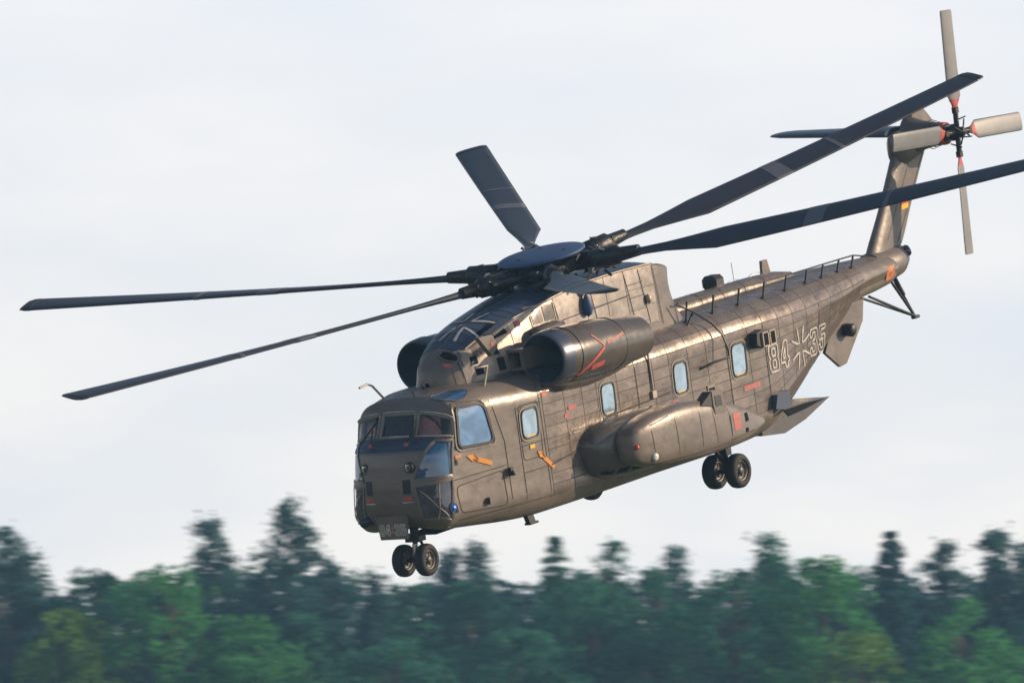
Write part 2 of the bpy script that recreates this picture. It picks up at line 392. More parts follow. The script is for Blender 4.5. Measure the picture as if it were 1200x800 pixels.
def frame(mb, bv, poly, w, d=PORT, off=.02, step=.12):
    poly = dense(poly, step); n = len(poly); o = []; i_ = []
    for i, (a, b) in enumerate(poly):
        p = poly[i - 1]; q = poly[(i + 1) % n]; tx, ty = q[0] - p[0], q[1] - p[1]; l = math.hypot(tx, ty) or 1
        o.append((a - ty / l * w, b + tx / l * w)); i_.append((a, b))
    area = sum(poly[i][0] * poly[(i + 1) % n][1] - poly[(i + 1) % n][0] * poly[i][1] for i in range(n))
    if area > 0: o = [(2 * a - c, 2 * b - e) for (a, b), (c, e) in zip(i_, o)]
    O0 = [pp(bv, a, b, d, 0) for a, b in o]; O1 = [pp(bv, a, b, d, off) for a, b in o]; I1 = [pp(bv, a, b, d, off) for a, b in i_]; I0 = [pp(bv, a, b, d, 0) for a, b in i_]
    mb.grid([O0, O1, I1, I0], True, False); return mb
def rect(a0, b0, a1, b1): return [(a0, b0), (a1, b0), (a1, b1), (a0, b1)]

# ---------------------------------------------------------------- skin panels (real plates, proud of the hull)
WIN = [(3.60, 4.05, 2.11, 2.62), (6.28, 6.70, 2.04, 2.60), (8.82, 9.24, 1.99, 2.54), (10.89, 11.35, 1.94, 2.53)]
def arc_vs(v0, v1, n):
    q = [v0 + (v1 - v0) * i / 200 for i in range(201)]; P = [Vector(ring(8.0, v)) for v in q]; L = [0]
    for a, b in zip(P, P[1:]): L.append(L[-1] + (b - a).length)
    o = []
    for k in range(n + 1):
        t = L[-1] * k / n; i = min(range(201), key=lambda j: abs(L[j] - t)); o.append(q[i])
    return o
def plate(f, a0, a1, v0, v1, off=.007, na=2, nb=3):
    mb = MB(); rr = []
    for i in range(na + 1):
        a = a0 + (a1 - a0) * i / na; rr.append([f(a, v0 + (v1 - v0) * j / nb) for j in range(nb + 1)])
    nn = nrm(f, (a0 + a1) / 2, (v0 + v1) / 2); c = rr[na // 2][nb // 2]
    if nn.dot(c - Vector((c.x, 0, 2.0))) < 0: nn = -nn
    R2 = []
    for i in range(na + 1):
        a = a0 + (a1 - a0) * i / na; r = []
        for j in range(nb + 1):
            v = v0 + (v1 - v0) * j / nb; n_ = nrm(f, a, v)
            if n_.dot(nn) < 0: n_ = -n_
            r.append(rr[i][j] + n_ * off)
        R2.append(r)
    mb.grid(R2)
    e0 = [R2[i][0] for i in range(na + 1)] + [R2[na][j] for j in range(1, nb + 1)] + [R2[i][nb] for i in range(na - 1, -1, -1)] + [R2[0][j] for j in range(nb - 1, 0, -1)]
    e1 = [rr[i][0] for i in range(na + 1)] + [rr[na][j] for j in range(1, nb + 1)] + [rr[i][nb] for i in range(na - 1, -1, -1)] + [rr[0][j] for j in range(nb - 1, 0, -1)]
    mb.grid([e0, e1], True, False)
    return mb
stations = [4.28, 5.0, 5.62, 6.12, 6.84, 7.5, 8.1, 8.68, 9.36, 10.0, 10.72, 11.5, 12.1, 12.7, 13.3, 13.9, 14.5, 15.1, 15.7, 16.3, 16.95]
vrow = arc_vs(.16, .735, 13)
npan = 0
bed = MB(); bed.grid([[hull(s_, v_) + (lambda n__: n__ if n__.y < 0 or n__.z > .5 else -n__)(nrm(hull, s_, v_)) * .0012 for v_ in [.16 + .575 * q / 40 for q in range(41)]] for s_ in [4.28 + .1811 * q for q in range(71)] if s_ < 16.96])
bed.build('joint_sealant', M['joint'], fuselage)
for i in range(len(stations) - 1):
    s0, s1 = stations[i] + .008, stations[i + 1] - .008
    for j in range(len(vrow) - 1):
        va, vb = vrow[j], vrow[j + 1]
        if s0 > 12 and j == 12: continue
        L = max((hull(s0, va) - hull(s0, vb)).length, .05); g = .008 / L * (vb - va)
        o = plate(hull, s0, s1, va + g, vb - g).build('skin_panel', M['panel'], fuselage); npan += 1

# ---------------------------------------------------------------- windshield, chin and side glazing
for key, q in PANES.items():
    nm = 'windshield' if key in ('centre', 'port', 'star') else 'quarter_window' if 'quarter' in key else 'chin_window'
    g = MB(); n = 12
    g.grid([[nose2(*quad(q, i / n, j / n)) - (nose2(*quad(q, i / n, j / n)) - Vector((2.2, 0, 1.9))).normalized() * .015 for i in range(n + 1)] for j in range(n + 1)])
    w = g.build(nm, M['glass'] if nm == 'windshield' else M['glassblue'] if nm == 'quarter_window' else M['glassdark'])
    fr = MB(); edge = [quad(q, i / n, 0) for i in range(n)] + [quad(q, 1, j / n) for j in range(n)] + [quad(q, 1 - i / n, 1) for i in range(n)] + [quad(q, 0, 1 - j / n) for j in range(n)]
    cx = sum(p[0] for p in edge) / len(edge); cy = sum(p[1] for p in edge) / len(edge)
    cen = Vector((2.2, 0, 1.9)); rr = []
    P3 = [nose2(*e) for e in edge]; C3 = nose2(cx, cy)
    for t, of in ((.035, 0), (.035, .012), (0, .014), (-.02, .012), (-.022, -.02)):
        rr.append([p + (p - C3).normalized() * t + (p - cen).normalized() * of for p in P3])
    fr.grid(rr, True, False); fr.build('window_frame', M['winwhite'] if nm == 'windshield' else M['paint'], w)
for sg in (1, -1):
    for a, b in (((36, .66), (80, .74)), ((62, .645), (60, .77))):
        MB().tube([nose2(sg * (a[0] + (b[0] - a[0]) * i / 8), a[1] + (b[1] - a[1]) * i / 8) + Vector((-.006, -.006 * sg, 0)) for i in range(9)], .010, 5).build('chin_window_bar', M['metalpatch'])
# bright worn edge strips along the windshield
def smap(pts): return [nose2(*p) + (nose2(*p) - Vector((2.2, 0, 1.9))).normalized() * .034 for p in pts]
wsn = bpy.data.objects['windshield']
for a, b in (((-17, .404), (16, .404)), ((-5, .496), (15, .496)), ((24, .404), (82, .404)), ((24, .496), (86, .496)), ((-80, .404), (-24, .404))):
    MB().tube(smap([(a[0] + (b[0] - a[0]) * i / 10, a[1]) for i in range(11)]), .012, 5).build('bright_trim', M['white'], wsn)
# wipers
for sg in (1, -1):
    a = nose2(20 * sg, .60) ; base = nose2(20 * sg, .53); mid = nose2(20 * sg if sg > 0 else -28, .47)
    o1 = Vector((-.06, 0, .03))
    wp = MB().tube([base + o1, mid + o1], .014, 6).tube([nose2(18 * sg if sg > 0 else -22, .43) + o1, nose2(25 * sg if sg > 0 else -42, .52) + o1 * 1.2], .02, 6).build('windshield_wiper', M['black'])
    MB().box(base + o1, (.03, .03, .03)).box(mid + o1, (.022, .022, .022)).build('wiper_pivot', M['pink'], wp)
# cockpit interior: floor, coaming, seats, added curtain
ci = MB()
ci.box((1.75, 0, 2.42), (.32, .85, .10)); ci.box((2.2, 0, 1.25), (.9, .95, .03)); ci.box((3.1, 0, 1.95), (.04, 1.12, 1.1)); ci.box((1.9, 0, 1.9), (.25, .25, .55))
ci.build('cockpit_interior', M['interior'])
for y in (-.55, .55):
    st = MB().box((2.55, y, 1.85), (.26, .26, .07)).box((2.82, y, 2.3), (.06, .26, .46)).box((2.83, y, 2.83), (.05, .13, .12)).build('pilot_seat', M['seat'])
MB().prism([(1.70, 3.02), (1.73, 3.03), (1.66, 2.60), (1.63, 2.60)], .24, 1, -.58).build('pink_reflection_board', M['pink_board']); MB().prism([(1.95, 3.04), (1.98, 3.04), (1.80, 2.60), (1.77, 2.60)], .09, 1, .86).build('beige_sky_board', M['beige'])  # boards added to imitate pink reflection and pale sky in the glass
plate(nose2, -60, 48, .502, .552, .006, 16, 4).build('sky_tinted_anti_glare', M['sky_tint'], fuselage)  # dark anti-glare strip with reflected sky blue painted into it
# pilot's door, its window and mouldings
dwin = rpoly([(1.90, 3.0), (2.56, 2.98), (2.70, 2.27), (1.78, 2.33)], .12)
d_ = patch(MB(), B_HULL, dwin, off=.014, step=.1, rings=5).build('door_window', M['glassdoor'])
frame(MB(), B_HULL, dwin, .05, off=.035).build('window_frame', M['rubber'], d_)
frame(MB(), B_HULL, [(cx_, cy_) for cx_, cy_ in rpoly([(1.83, 3.09), (2.62, 3.06), (2.78, 2.20), (1.70, 2.26)], .16)], .035, off=.02).build('door_moulding', M['paint'], d_)
for (a0, a1, b0, b1) in WIN:
    k = (b1 - b0); poly = rpoly([(a0, b1 + .02), (a1, b1 + .02), (a1 - .03, b0 + .02), (a0 - .03, b0 + .02)], .13)
    w = patch(MB(), B_HULL, poly, off=.014, step=.1, rings=3).build('cabin_window', M['glasswin'])
    frame(MB(), B_HULL, poly, .022, off=.026).build('window_frame', M['rubber'], w)
    frame(MB(), B_HULL, rpoly([(a0 - .05, b1 + .07), (a1 + .05, b1 + .07), (a1 + .02, b0 - .03), (a0 - .08, b0 - .03)], .17), .03, off=.016).build('window_surround', M['winwhite'], w)
    strip(MB(), B_HULL, [(a0 + .05, b0 + .045), (a1 - .12, b0 + .045)], .025, off=.020).build('pale_sill', M['yellow'], w)
eb = rpoly([(1.93, -.46), (2.42, -.62), (2.58, -.92), (2.35, -1.0), (2.1, -.98), (1.88, -.80)], .12)
e_ = patch(MB(), B_HULL, eb, TOP, .014, .1, 4).build('eyebrow_window', M['glassblue'])
frame(MB(), B_HULL, eb, .03, TOP, .022).build('window_frame', M['paint'], e_)

# seams on smooth parts of the nose and cabin front
sm = MB()
for pts in ([(2.78, 3.02), (3.02, 2.2), (3.02, 1.1)], [(1.42, 1.75), (2.95, 1.75)], [(3.45, 2.75), (3.45, 1.0)],
            [(1.5, 1.0), (4.6, .93)], [(4.2, 3.0), (4.2, .9)], [(3.45, 2.0), (4.28, 2.0)], [(3.45, 1.5), (4.28, 1.5)], [(1.35, 1.25), (1.6, 3.0)], [(3.5, 2.72), (4.2, 2.72)]):
    strip(sm, B_HULL, pts, .016)
strip(sm, B_HULL, rpoly([(1.52, 1.62), (2.85, 1.68), (2.88, 1.02), (1.55, 1.12)], .12) + [(1.52, 1.5)], .018)
strip(sm, B_HULL, rpoly([(3.52, 2.75), (4.14, 2.75), (4.10, 1.72), (3.50, 1.72)], .1) + [(3.52, 2.6)], .016)
for y in (-.2, .2): pass
sm.build('panel_seams', M['seam'], fuselage)
# long hull joints: heavier frames at a few stations and the floor line rail
for s in (7.5, 10.72, 12.1, 14.5): strip(MB(), B_HULL, [(s, 3.05), (s, 2.4), (s, 1.6), (s, 1.3)], .03, off=.012).build('frame_joint', M['seam'], fuselage)
fj = MB(); strip(fj, B_HULL, [(4.3, 1.50), (5.2, 1.60), (6.4, 2.03), (8.6, 2.08)], .03, off=.018)
fj.build('floor_line_seam', M['seam'], fuselage)

# ---------------------------------------------------------------- markings
def deco(poly, m, name='marking', d=PORT, off=.016, bv=None, label=None, parent=None, step=.12):
    o = patch(MB(), bv or B_HULL, poly, d, off, step, 2).build(name, M[m], parent or fuselage)
    if label: o['label'] = label
    return o
def arrow(x0, z0, x1, z1, w, hl):
    d = Vector((x1 - x0, z1 - z0)); L = d.length; d.normalize(); n = Vector((-d.y, d.x)); a = Vector((x0, z0)); b = a + d * hl
    return [tuple(a), tuple(b + n * w), tuple(b + n * w * .6), tuple(Vector((x1, z1)) + n * w * .6), tuple(Vector((x1, z1)) - n * w * .6), tuple(b - n * w * .6), tuple(b - n * w)]
deco(arrow(1.93, 2.12, 2.58, 1.86, .075, .17), 'orange', 'rescue_arrow', label='orange arrow pointing forward to the cockpit door window')
deco(arrow(3.92, 1.83, 4.38, 1.44, .07, .14), 'orange', 'rescue_arrow', label='orange arrow pointing up to the front cabin window')
deco(rect(1.62, 2.13, 1.78, 2.18), 'orange'); deco(rect(3.72, 1.91, 3.86, 1.98), 'yellow')
deco(rect(6.15, 2.03 - .30, 6.3, 1.80), 'pink')
for a, b in (((5.1, 2.38), (5.38, 2.46)), ((4.95, 2.25), (5.1, 2.34)), ((4.3, 2.78), (4.48, 2.88)), ((11.15, 1.63), (11.75, 1.72)), ((8.62, 1.86), (8.8, 1.9))): deco(rect(*a, *b), 'pink')
for sg in (1, -1):
    deco(rect(-.42 * sg - .09, 1.52, -.42 * sg + .09, 1.585), 'red', d=FRONT); deco(rect(-.42 * sg - .11, 1.475, -.42 * sg + .11, 1.492), 'white', d=FRONT)
    deco(rect(-.42 * sg - .075, 1.64, -.42 * sg + .075, 1.90), 'black', 'nose_vent', d=FRONT, off=.008)
    q = nose2(26 * sg, .603)
    if sg < 0: q = q + Vector((.05, 0, 0))
    MB().revolve(q + Vector((-.07, 0, 0)), (1, 0, 0), [(0, 0), (0, .085), (.015, .1), (.1, .1)], 16).build('landing_lamp', M['rubber']); 
    lo = MB().revolve(q + Vector((-.075, 0, 0)), (1, 0, 0), [(-.012, 0), (-.008, .04), (0, .07)], 14).build('lamp_lens', M['glassdark'])
# tail code and cross (outlined white lettering)
def digit(ch):
    D = {'8': [[(0, 1), (1, 1), (1, 0), (0, 0)]], }
    return D
def text_strokes(txt, x0, z0, h, wch, gap, thick):
    # each numeral as a closed outline (block face); counters as inner loops
    G = {
     '8': ([(.1, 0), (.9, 0), (1, .1), (1, .43), (.88, .5), (1, .57), (1, .9), (.9, 1), (.1, 1), (0, .9), (0, .57), (.12, .5), (0, .43), (0, .1)],
           [[(.32, .14), (.68, .14), (.68, .42), (.32, .42)], [(.32, .58), (.68, .58), (.68, .86), (.32, .86)]]),
     '4': ([(.5, 0), (.82, 0), (.82, .2), (1, .2), (1, .34), (.82, .34), (.82, 1), (.45, 1), (0, .36), (0, .2), (.5, .2)], [[(.28, .36), (.52, .36), (.52, .74)]]),
     '3': ([(.1, 0), (.9, 0), (1, .1), (1, .43), (.88, .5), (1, .57), (1, .9), (.9, 1), (.1, 1), (0, .9), (0, .7), (.3, .7), (.3, .86), (.68, .86), (.68, .58), (.35, .58), (.35, .42), (.68, .42), (.68, .14), (.3, .14), (.3, .3), (0, .3), (0, .1)], []),
     '5': ([(.1, 0), (.9, 0), (1, .1), (1, .55), (.9, .64), (.32, .62), (.32, .84), (.95, .84), (.95, 1), (.02, 1), (.02, .46), (.62, .48), (.68, .42), (.68, .14), (.3, .14), (.3, .3), (0, .3), (0, .1)], [])}
    loops = []
    for i, c in enumerate(txt):
        if c == ' ': continue
        o_, inn = G[c]
        for lp in [o_] + inn:
            loops.append([(x0 + i * (wch + gap) + px * wch, z0 + pz * h) for px, pz in rpoly(lp, .07, 2)])
    return loops
def write(loops, w, m, name, d=PORT, off=.018, bv=None, parent=None, shear=0):
    mb = MB()
    for lp in loops: strip(mb, bv or B_HULL, lp + [lp[0], lp[1]], w, d, off, .1)
    return mb.build(name, M[m], parent or fuselage)
o = write(text_strokes('84', 12.18, 1.80, .52, .37, .09, 0), .034, 'white', 'code_number'); o['label'] = 'outlined white numerals 84'
o = write(text_strokes('35', 14.02, 1.80, .52, .37, .09, 0), .034, 'white', 'code_number'); o['label'] = 'outlined white numerals 35'
cr = MB()
for sx in (1, -1):
    for sz in (1, -1):
        cx, cz = 13.56, 2.06
        strip(cr, B_HULL, [(cx + sx * .15, cz + sz * .40), (cx + sx * .095, cz + sz * .2), (cx + sx * .075, cz + sz * .09), (cx + sx * .18, cz + sz * .10), (cx + sx * .41, cz + sz * .19)], .042, off=.018, step=.06)
cr.build('national_cross', M['white'], fuselage)

# ---------------------------------------------------------------- doghouse (gearbox fairing)
#       s    yb   yt   zc   ze(edge)  (half width low / high, crown height, edge height)
DS = [(2.60, .08, .05, 3.42, 3.38), (2.66, .28, .18, 3.62, 3.50), (2.85, .46, .32, 3.82, 3.68), (3.2, .62, .44, 4.00, 3.86), (3.7, .76, .54, 4.20, 4.05),
      (4.4, .86, .66, 4.34, 4.19), (5.2, .88, .74, 4.45, 4.31), (6.2, .90, .80, 4.56, 4.44), (7.2, .90, .82, 4.60, 4.50), (8.4, .90, .84, 4.58, 4.50), (9.3, .90, .86, 4.54, 4.47)]
def dring(s, v):     # v 0 crown .. 1 foot
    yb, yt, zc, ze = spl(DS, s)
    zf = 3.12; r = .07
    if v < .3:
        t = v / .3; y = yt * t; z = zc - (zc - ze) * t ** 2.2
    else:
        t = (v - .3) / .7; y = yt + (yb - yt) * t ** .6; z = ze + (zf - ze) * t
    return y, z
def dog(s, v):
    y, z = dring(s, v); return Vector((s, -y, z))
dvs = [0, .06, .12, .18, .24, .28, .30, .315, .34, .4, .5, .6, .7, .8, .9, 1]
dss = [2.60, 2.63, 2.66, 2.72, 2.80, 2.9, 3.05, 3.3, 3.6, 4.0, 4.4, 4.8, 5.2, 5.7, 6.2, 6.7, 7.2, 7.8, 8.4, 9.0, 9.3]
dg = MB()
for sg in (1, -1): dg.grid([[Vector((p.x, p.y * sg, p.z)) for p in (dog(s, v) for v in dvs)] for s in dss])
# rear exhaust cowl: half round in plan, flared at top and foot
def cowl(ph, t):      # ph 0..180 round the aft end from port to starboard ; t 0 foot .. 1 lip
    z_lip = 4.47 - .36 * sin(radians(ph)) ** 1.3; z = 3.10 + (z_lip - 3.10) * t
    fl = 1.16 - .30 * sin(pi * min(t * 1.02, 1) ** .9) * 1.0 + .02 * t
    if t > .97: fl += .015
    rs = 1.12 * (1 + .45 * (1 - t) ** 2.2 - .06 * sin(pi * t) + .06 * t ** 3); ry = (lambda q: q)(dring(9.3, .3 + .7 * min(max((4.47 - z) / 1.35, 0), 1))[0]) * (1 + .14 * (1 - t) ** 2 * sin(radians(ph)))
    k = 2 / 2.2; a = radians(ph)
    return Vector((9.3 + rs * sin(a) ** k, -(ry * (abs(cos(a)) ** k) * (1 if cos(a) >= 0 else -1)), z))
cts = [0, .08, .16, .28, .4, .52, .64, .76, .86, .94, 1]
rows = [[cowl(ph, t) for t in cts] for ph in range(0, 181, 9)]
dg.grid(rows)
lip = [r[-1] for r in rows]; inner = [Vector((9.3 + (p.x - 9.3) * .93, p.y * .94, p.z - .02)) for p in lip]; deep = [Vector((9.3 + (p.x - 9.3) * .85, p.y * .9, p.z - .5)) for p in lip]
dg.grid([lip, inner, deep])
doghouse = dg.build('gearbox_fairing', M['paint'])
bmt = bmesh.new(); bmt.from_mesh(doghouse.data); bmesh.ops.remove_doubles(bmt, verts=bmt.verts, dist=.002); bmt.to_mesh(doghouse.data); bmt.free()
MB().add([(9.25, -.84, 4.2)] + [tuple(p) for p in deep] + [(9.25, .84, 4.2)], [tuple(range(len(deep) + 2))], False).build('exhaust_floor', M['dark'], doghouse)
B_DOG = dg.bvh()
# top plates of the fairing (ribbed, reflected sky blue in the colour)
for i in range(26):
    s0 = 3.15 + i * .24
    if s0 > 9.1: break
    for sg in (1, -1):
        f = (lambda s, v, sg=sg: Vector((dog(s, v).x, dog(s, v).y * sg, dog(s, v).z)))
        plate(f, s0 + .012, s0 + .228, .015, .295, .009, 1, 4).build('top_panel', M['sky_tint'], doghouse)
# paint covers the front shell: olive plates over the nose of the fairing
for (a0, a1, v0, v1) in ((2.90, 3.04, .31, .97),):
    plate(dog, a0, a1, v0, v1, .007, 5, 6).build('front_cover', M['paint'], doghouse)
    plate(lambda s, v: Vector((dog(s, v).x, -dog(s, v).y, dog(s, v).z)), a0, a1, v0, v1, .007, 5, 6).build('front_cover', M['paint'], doghouse)
plate(dog, 3.09, 6.3, .86, .99, .006, 8, 2).build('dark_lower_panel', M['nacelle'], doghouse)
# side plates
for (a0, a1, v0, v1) in ((3.09, 3.52, .50, .84), (3.54, 3.98, .50, .84), (4.0, 4.46, .40, .84), (4.48, 5.9, .31, .84), (5.92, 6.9, .31, .84), (6.92, 7.62, .31, .55), (6.92, 7.62, .56, .8), (7.64, 8.3, .31, .55), (7.64, 8.3, .56, .8), (8.32, 9.25, .31, .5), (8.32, 9.25, .51, .68), (8.32, 9.25, .69, .86)):
    plate(dog, a0, a1, v0, v1, .008, 4, 4).build('side_panel', M['metal'], doghouse)
for (a0, a1, b0, b1) in ((3.14, 3.40, 3.62, 3.90), (3.52, 3.82, 3.52, 3.80), (4.06, 4.36, 3.62, 3.96), (3.86, 4.02, 3.90, 3.97)):
    deco(rect(a0, b0, a1, b1), 'metalpatch', 'worn_panel', bv=B_DOG, parent=doghouse, off=.012)
for (a0, a1, b0, b1) in ((3.30, 3.46, 3.61, 3.76), (3.35, 3.52, 3.40, 3.57), (3.85, 4.01, 3.69, 3.87), (3.91, 4.09, 3.38, 3.62)):
    deco(rect(a0, b0, a1, b1), 'dark', 'louvre_opening', bv=B_DOG, parent=doghouse, off=.018)
deco([(3.68, 4.10), (4.26, 4.25), (4.39, 4.02), (4.06, 3.98), (3.83, 3.91)], 'dark', 'hatch_opening', bv=B_DOG, parent=doghouse, off=.02, step=.06)
MB().prism([(3.10, 4.14), (3.56, 4.13), (3.70, 3.89), (3.48, 3.73)], .05, 1, -.90).build('open_hatch_door', M['paint'], doghouse)
MB().prism([(3.55, 4.14), (4.32, 4.30), (4.34, 4.26), (3.60, 4.09)], .12, 1, -.84).build('hatch_flap', M['nacelle'], doghouse)
inl = rpoly([(2.91, 3.92), (3.09, 3.92), (3.09, 3.74), (2.91, 3.74)], .09)
deco(inl, 'dark', 'round_inlet', bv=B_DOG, parent=doghouse, off=.014, step=.05)
frame(MB(), B_DOG, inl, .025, off=.03, step=.05).build('inlet_ring', M['paint'], doghouse)
for a in (5.17, 5.53): deco(rect(a, 4.02, a + .31, 4.31), 'nacelle', 'mesh_grille', bv=B_DOG, parent=doghouse, off=.016)
frame(MB(), B_DOG, rect(5.14, 4.0, 5.87, 4.33), .02, off=.022).build('grille_frame', M['metalpatch'], doghouse)
deco(rect(4.65, 4.08, 4.80, 4.19), 'pink', bv=B_DOG, parent=doghouse); deco(rect(3.2, 4.09, 3.32, 4.13), 'red', bv=B_DOG, parent=doghouse, off=.03)
deco(rect(2.82, 3.64, 2.92, 3.72), 'pink', bv=B_DOG, parent=doghouse); deco(rect(3.46, 3.92, 3.56, 3.98), 'red', bv=MB().prism([(3.0, 3.5), (4.0, 3.5), (4.0, 4.5), (3.0, 4.5)], .05, 1, -.90).bvh(), parent=doghouse, off=.01)
MB().revolve((6.86, -.93, 4.09), (0, 0, 1), [(-.22, 0), (-.17, .07), (-.05, .11), (.08, .09), (.2, .03), (.24, 0)], 12).build('teardrop_blister', M['cap'], doghouse)
MB().revolve((8.95, -.93, 3.85), (0, 0, 1), [(-.1, 0), (-.07, .06), (.05, .06), (.1, 0)], 10).build('small_vent', M['metalpatch'], doghouse)
ds = MB()
strip(ds, B_DOG, [(3.03, 4.05), (3.06, 3.4)], .02, off=.014)
ds.build('panel_seams', M['seam'], doghouse)
ds = MB()
for pts in ([(5.9, 4.4), (6.0, 3.6)], [(7.1, 4.5), (7.22, 3.6)], [(8.31, 4.5), (8.45, 3.5)], [(9.3, 4.45), (9.38, 3.3)], [(8.8, 4.45), (8.95, 3.4)], [(5.95, 3.95), (7.1, 3.98), (8.4, 4.02)]): strip(ds, B_DOG, pts, .02, off=.014)
for z in (3.45, 3.7, 3.95, 4.2): strip(ds, B_DOG, [(8.35, z), (8.9, z)], .012, off=.014)
ds.build('panel_seams', M['seam'], doghouse)
# light edge bead between roof and side
MB().tube([dog(s, .30) + Vector((0, -.012, .012)) for s in dss[7:]], .018, 6).build('edge_bead', M['metalpatch'], doghouse)
tc_ = MB()
for sx in (1, -1):
    for sy in (1, -1):
        cx, cy = 4.0, -.04
        strip(tc_, B_DOG, [(cx + sx * .62, cy + sy * .17), (cx + sx * .30, cy + sy * .11), (cx + sx * .14, cy + sy * .09), (cx + sx * .20, cy + sy * .24), (cx + sx * .30, cy + sy * .50)], .06, TOP, .022, .08)
tc_.build('national_cross', M['white'], doghouse)

# low shoulder fairings between hull and engines
# ---------------------------------------------------------------- engines
def engine(sg):
    yc = -1.42 * sg; n = 32
    def R(s):
        return spl([(4.50, .455, .455), (4.62, .50, .50), (5.2, .53, .53), (6.2, .52, .52), (7.0, .49, .47), (7.55, .455, .42)], s)
    mb = MB(); rows = []
    for i in range(26):
        s = 4.50 + (7.55 - 4.50) * i / 25; ry, rz = R(s); zc = 3.47 - .045 * (s - 4.5)
        rows.append([Vector((s, yc + ry * cos(2 * pi * k / n), zc + rz * sin(2 * pi * k / n))) for k in range(n)])
    mb.grid(rows, True)
    last = rows[-1]; inn = [Vector((p.x - .02, yc + (p.y - yc) * .9, 3.33 + (p.z - 3.33) * .9)) for p in last]; inn2 = [Vector((p.x - .9, p.y, p.z)) for p in inn]
    mb.grid([last, inn, inn2], True)
    nac = mb.build('engine_nacelle', M['nacelle'])
    MB().add([tuple(p) for p in inn2], [tuple(range(n))], False).build('exhaust_depth', M['dark'], nac)
    # rounded intake lip, bowl and bullet
    it = MB(); it.revolve((4.46, yc, 3.47), (1, 0, 0), [(.30, .525), (.12, .515), (.02, .503), (-.03, .49), (-.055, .472), (-.05, .455), (-.02, .44), (.15, .40), (.5, .33), (.9, .26), (1.2, .18), (1.25, 0)], 36)
    it.build('intake_lip', M['intake'], nac)
    return nac, mb.bvh(), yc
nac, B_NAC, yc = engine(1)
engine(-1)
for s in (5.0, 6.55):
    MB().revolve((s, -1.42, 3.47 - .045 * (s - 4.5)), (1, 0, 0), [(-.01, .50), (0, .538 if s < 6 else .516), (.012, .50)], 40).build('cowl_seam', M['seam'], nac)
deco([(4.97, 3.04), (5.73, 3.41), (5.75, 3.46), (5.70, 3.47), (4.94, 3.08)], 'red', 'warning_stripe', bv=B_NAC, parent=nac, off=.012, step=.06)
deco([(5.44, 3.72), (5.48, 3.74), (5.76, 3.49), (5.72, 3.47)], 'pink', 'warning_stripe', bv=B_NAC, parent=nac, off=.012, step=.06)
deco([(5.85, 3.48), (6.5, 3.56), (6.5, 3.61), (5.85, 3.53)], 'pink', 'warning_stripe', bv=B_NAC, parent=nac, off=.012, step=.06)
deco([(5.35, 3.08), (5.75, 3.12), (5.75, 3.20), (5.35, 3.16)], 'red', 'warning_stripe', bv=B_NAC, parent=nac, off=.012, step=.06)
# engine pylon fairing: under-nacelle chin and saddle onto the hull
for sg in (1, -1):
    rows = []
    for i in range(15):
        t = i / 14; s = 4.55 + 3.3 * t; hz = .14 + .20 * min(t * 2.5, 1) * (1 - max(t - .7, 0) * 2.6); hy = .44 * (1 - .35 * t)
        if i == 0: hz, hy = .05, .1
        yc_ = -1.12 * sg; zc = 2.92 + .12 * t
        rows.append([Vector((s, yc_ + hy * cos(a) , zc + hz * sin(a))) for a in [2 * pi * k / 20 for k in range(20)]])
    pyf = MB().loft(rows).build('engine_pylon', M['nacelle'] if sg > 0 else M['nacelle'])
# square cooler intake beside the port engine, and round duct above it
sq = MB(); c = Vector((4.75, -1.0, 3.52)); 
for (dy, dz, hy, hz) in ((0, .17, .19, .03), (0, -.17, .19, .03), (-.16, 0, .03, .14), (.16, 0, .03, .14)): sq.box((4.62, -.93 + dy, 3.52 + dz), (.42, hy, hz))
sqo = sq.build('cooler_intake', M['paint']); MB().box((4.5, -.93, 3.52), (.05, .13, .14)).build('intake_screen', M['dark'], sqo)
MB().revolve((4.95, -.95, 3.86), (1, .0, .05), [(0, 0), (.0, .10), (.05, .13), (.3, .15), (.7, .14), (.95, .08), (1.0, 0)], 20).build('air_duct', M['nacelle'])
# roof decking between nose roof and fairing


# ---------------------------------------------------------------- spine, tail and pylon
def halftube(tab, n=14, cap=True):
    rows = []
    for s, r, z in tab: rows.append([Vector((s, r * cos(pi * k / n), z + r * .95 * sin(pi * k / n))) for k in range(n + 1)])
    return rows
sp = MB(); sp.grid(halftube([(10.4, .26, 3.24), (11.2, .26, 3.24), (12.5, .25, 3.23), (13.8, .24, 3.22), (14.8, .20, 3.21), (15.4, .10, 3.2)])); spine = sp.build('drive_shaft_cover', M['panel'])
for s in (11.8, 12.6, 13.4, 14.2): MB().grid(halftube([(s, .262, 3.24), (s + .03, .262, 3.24)])).build('cover_band', M['nacelle'], spine)
# vertical pylon: airfoil sections swept aft
PY = [(2.90, 18.20, 19.30, .26), (3.15, 18.32, 19.62, .22), (3.85, 18.92, 20.16, .18), (4.50, 19.42, 20.68, .165), (4.95, 19.76, 21.06, .16)]
def pylr(z, le, te, h, n=22):
    o = []
    for k in range(2 * n):
        t = k / n
        if t <= 1: x = t; sg = -1
        else: x = 2 - t; sg = 1
        xx = x ** 1.6; yt = h * 2.4 * (sqrt(max(xx, 0)) * .62 - .45 * xx - .13 * xx ** 2 + .0)
        yt = h * (2.9 * (.2969 * sqrt(xx) - .126 * xx - .3516 * xx**2 + .2843 * xx**3 - .1036 * xx**4) / .3) * .55 + (.02 if 0 < xx < 1 else 0)
        o.append(Vector((le + (te - le) * xx, sg * yt, z)))
    return o
pm = MB(); zz = [2.9 + (4.95 - 2.9) * i / 16 for i in range(17)]
pm.loft([pylr(z, *spl(PY, z)) for z in zz]); pylon = pm.build('tail_pylon', M['paint']); B_PY = pm.bvh()
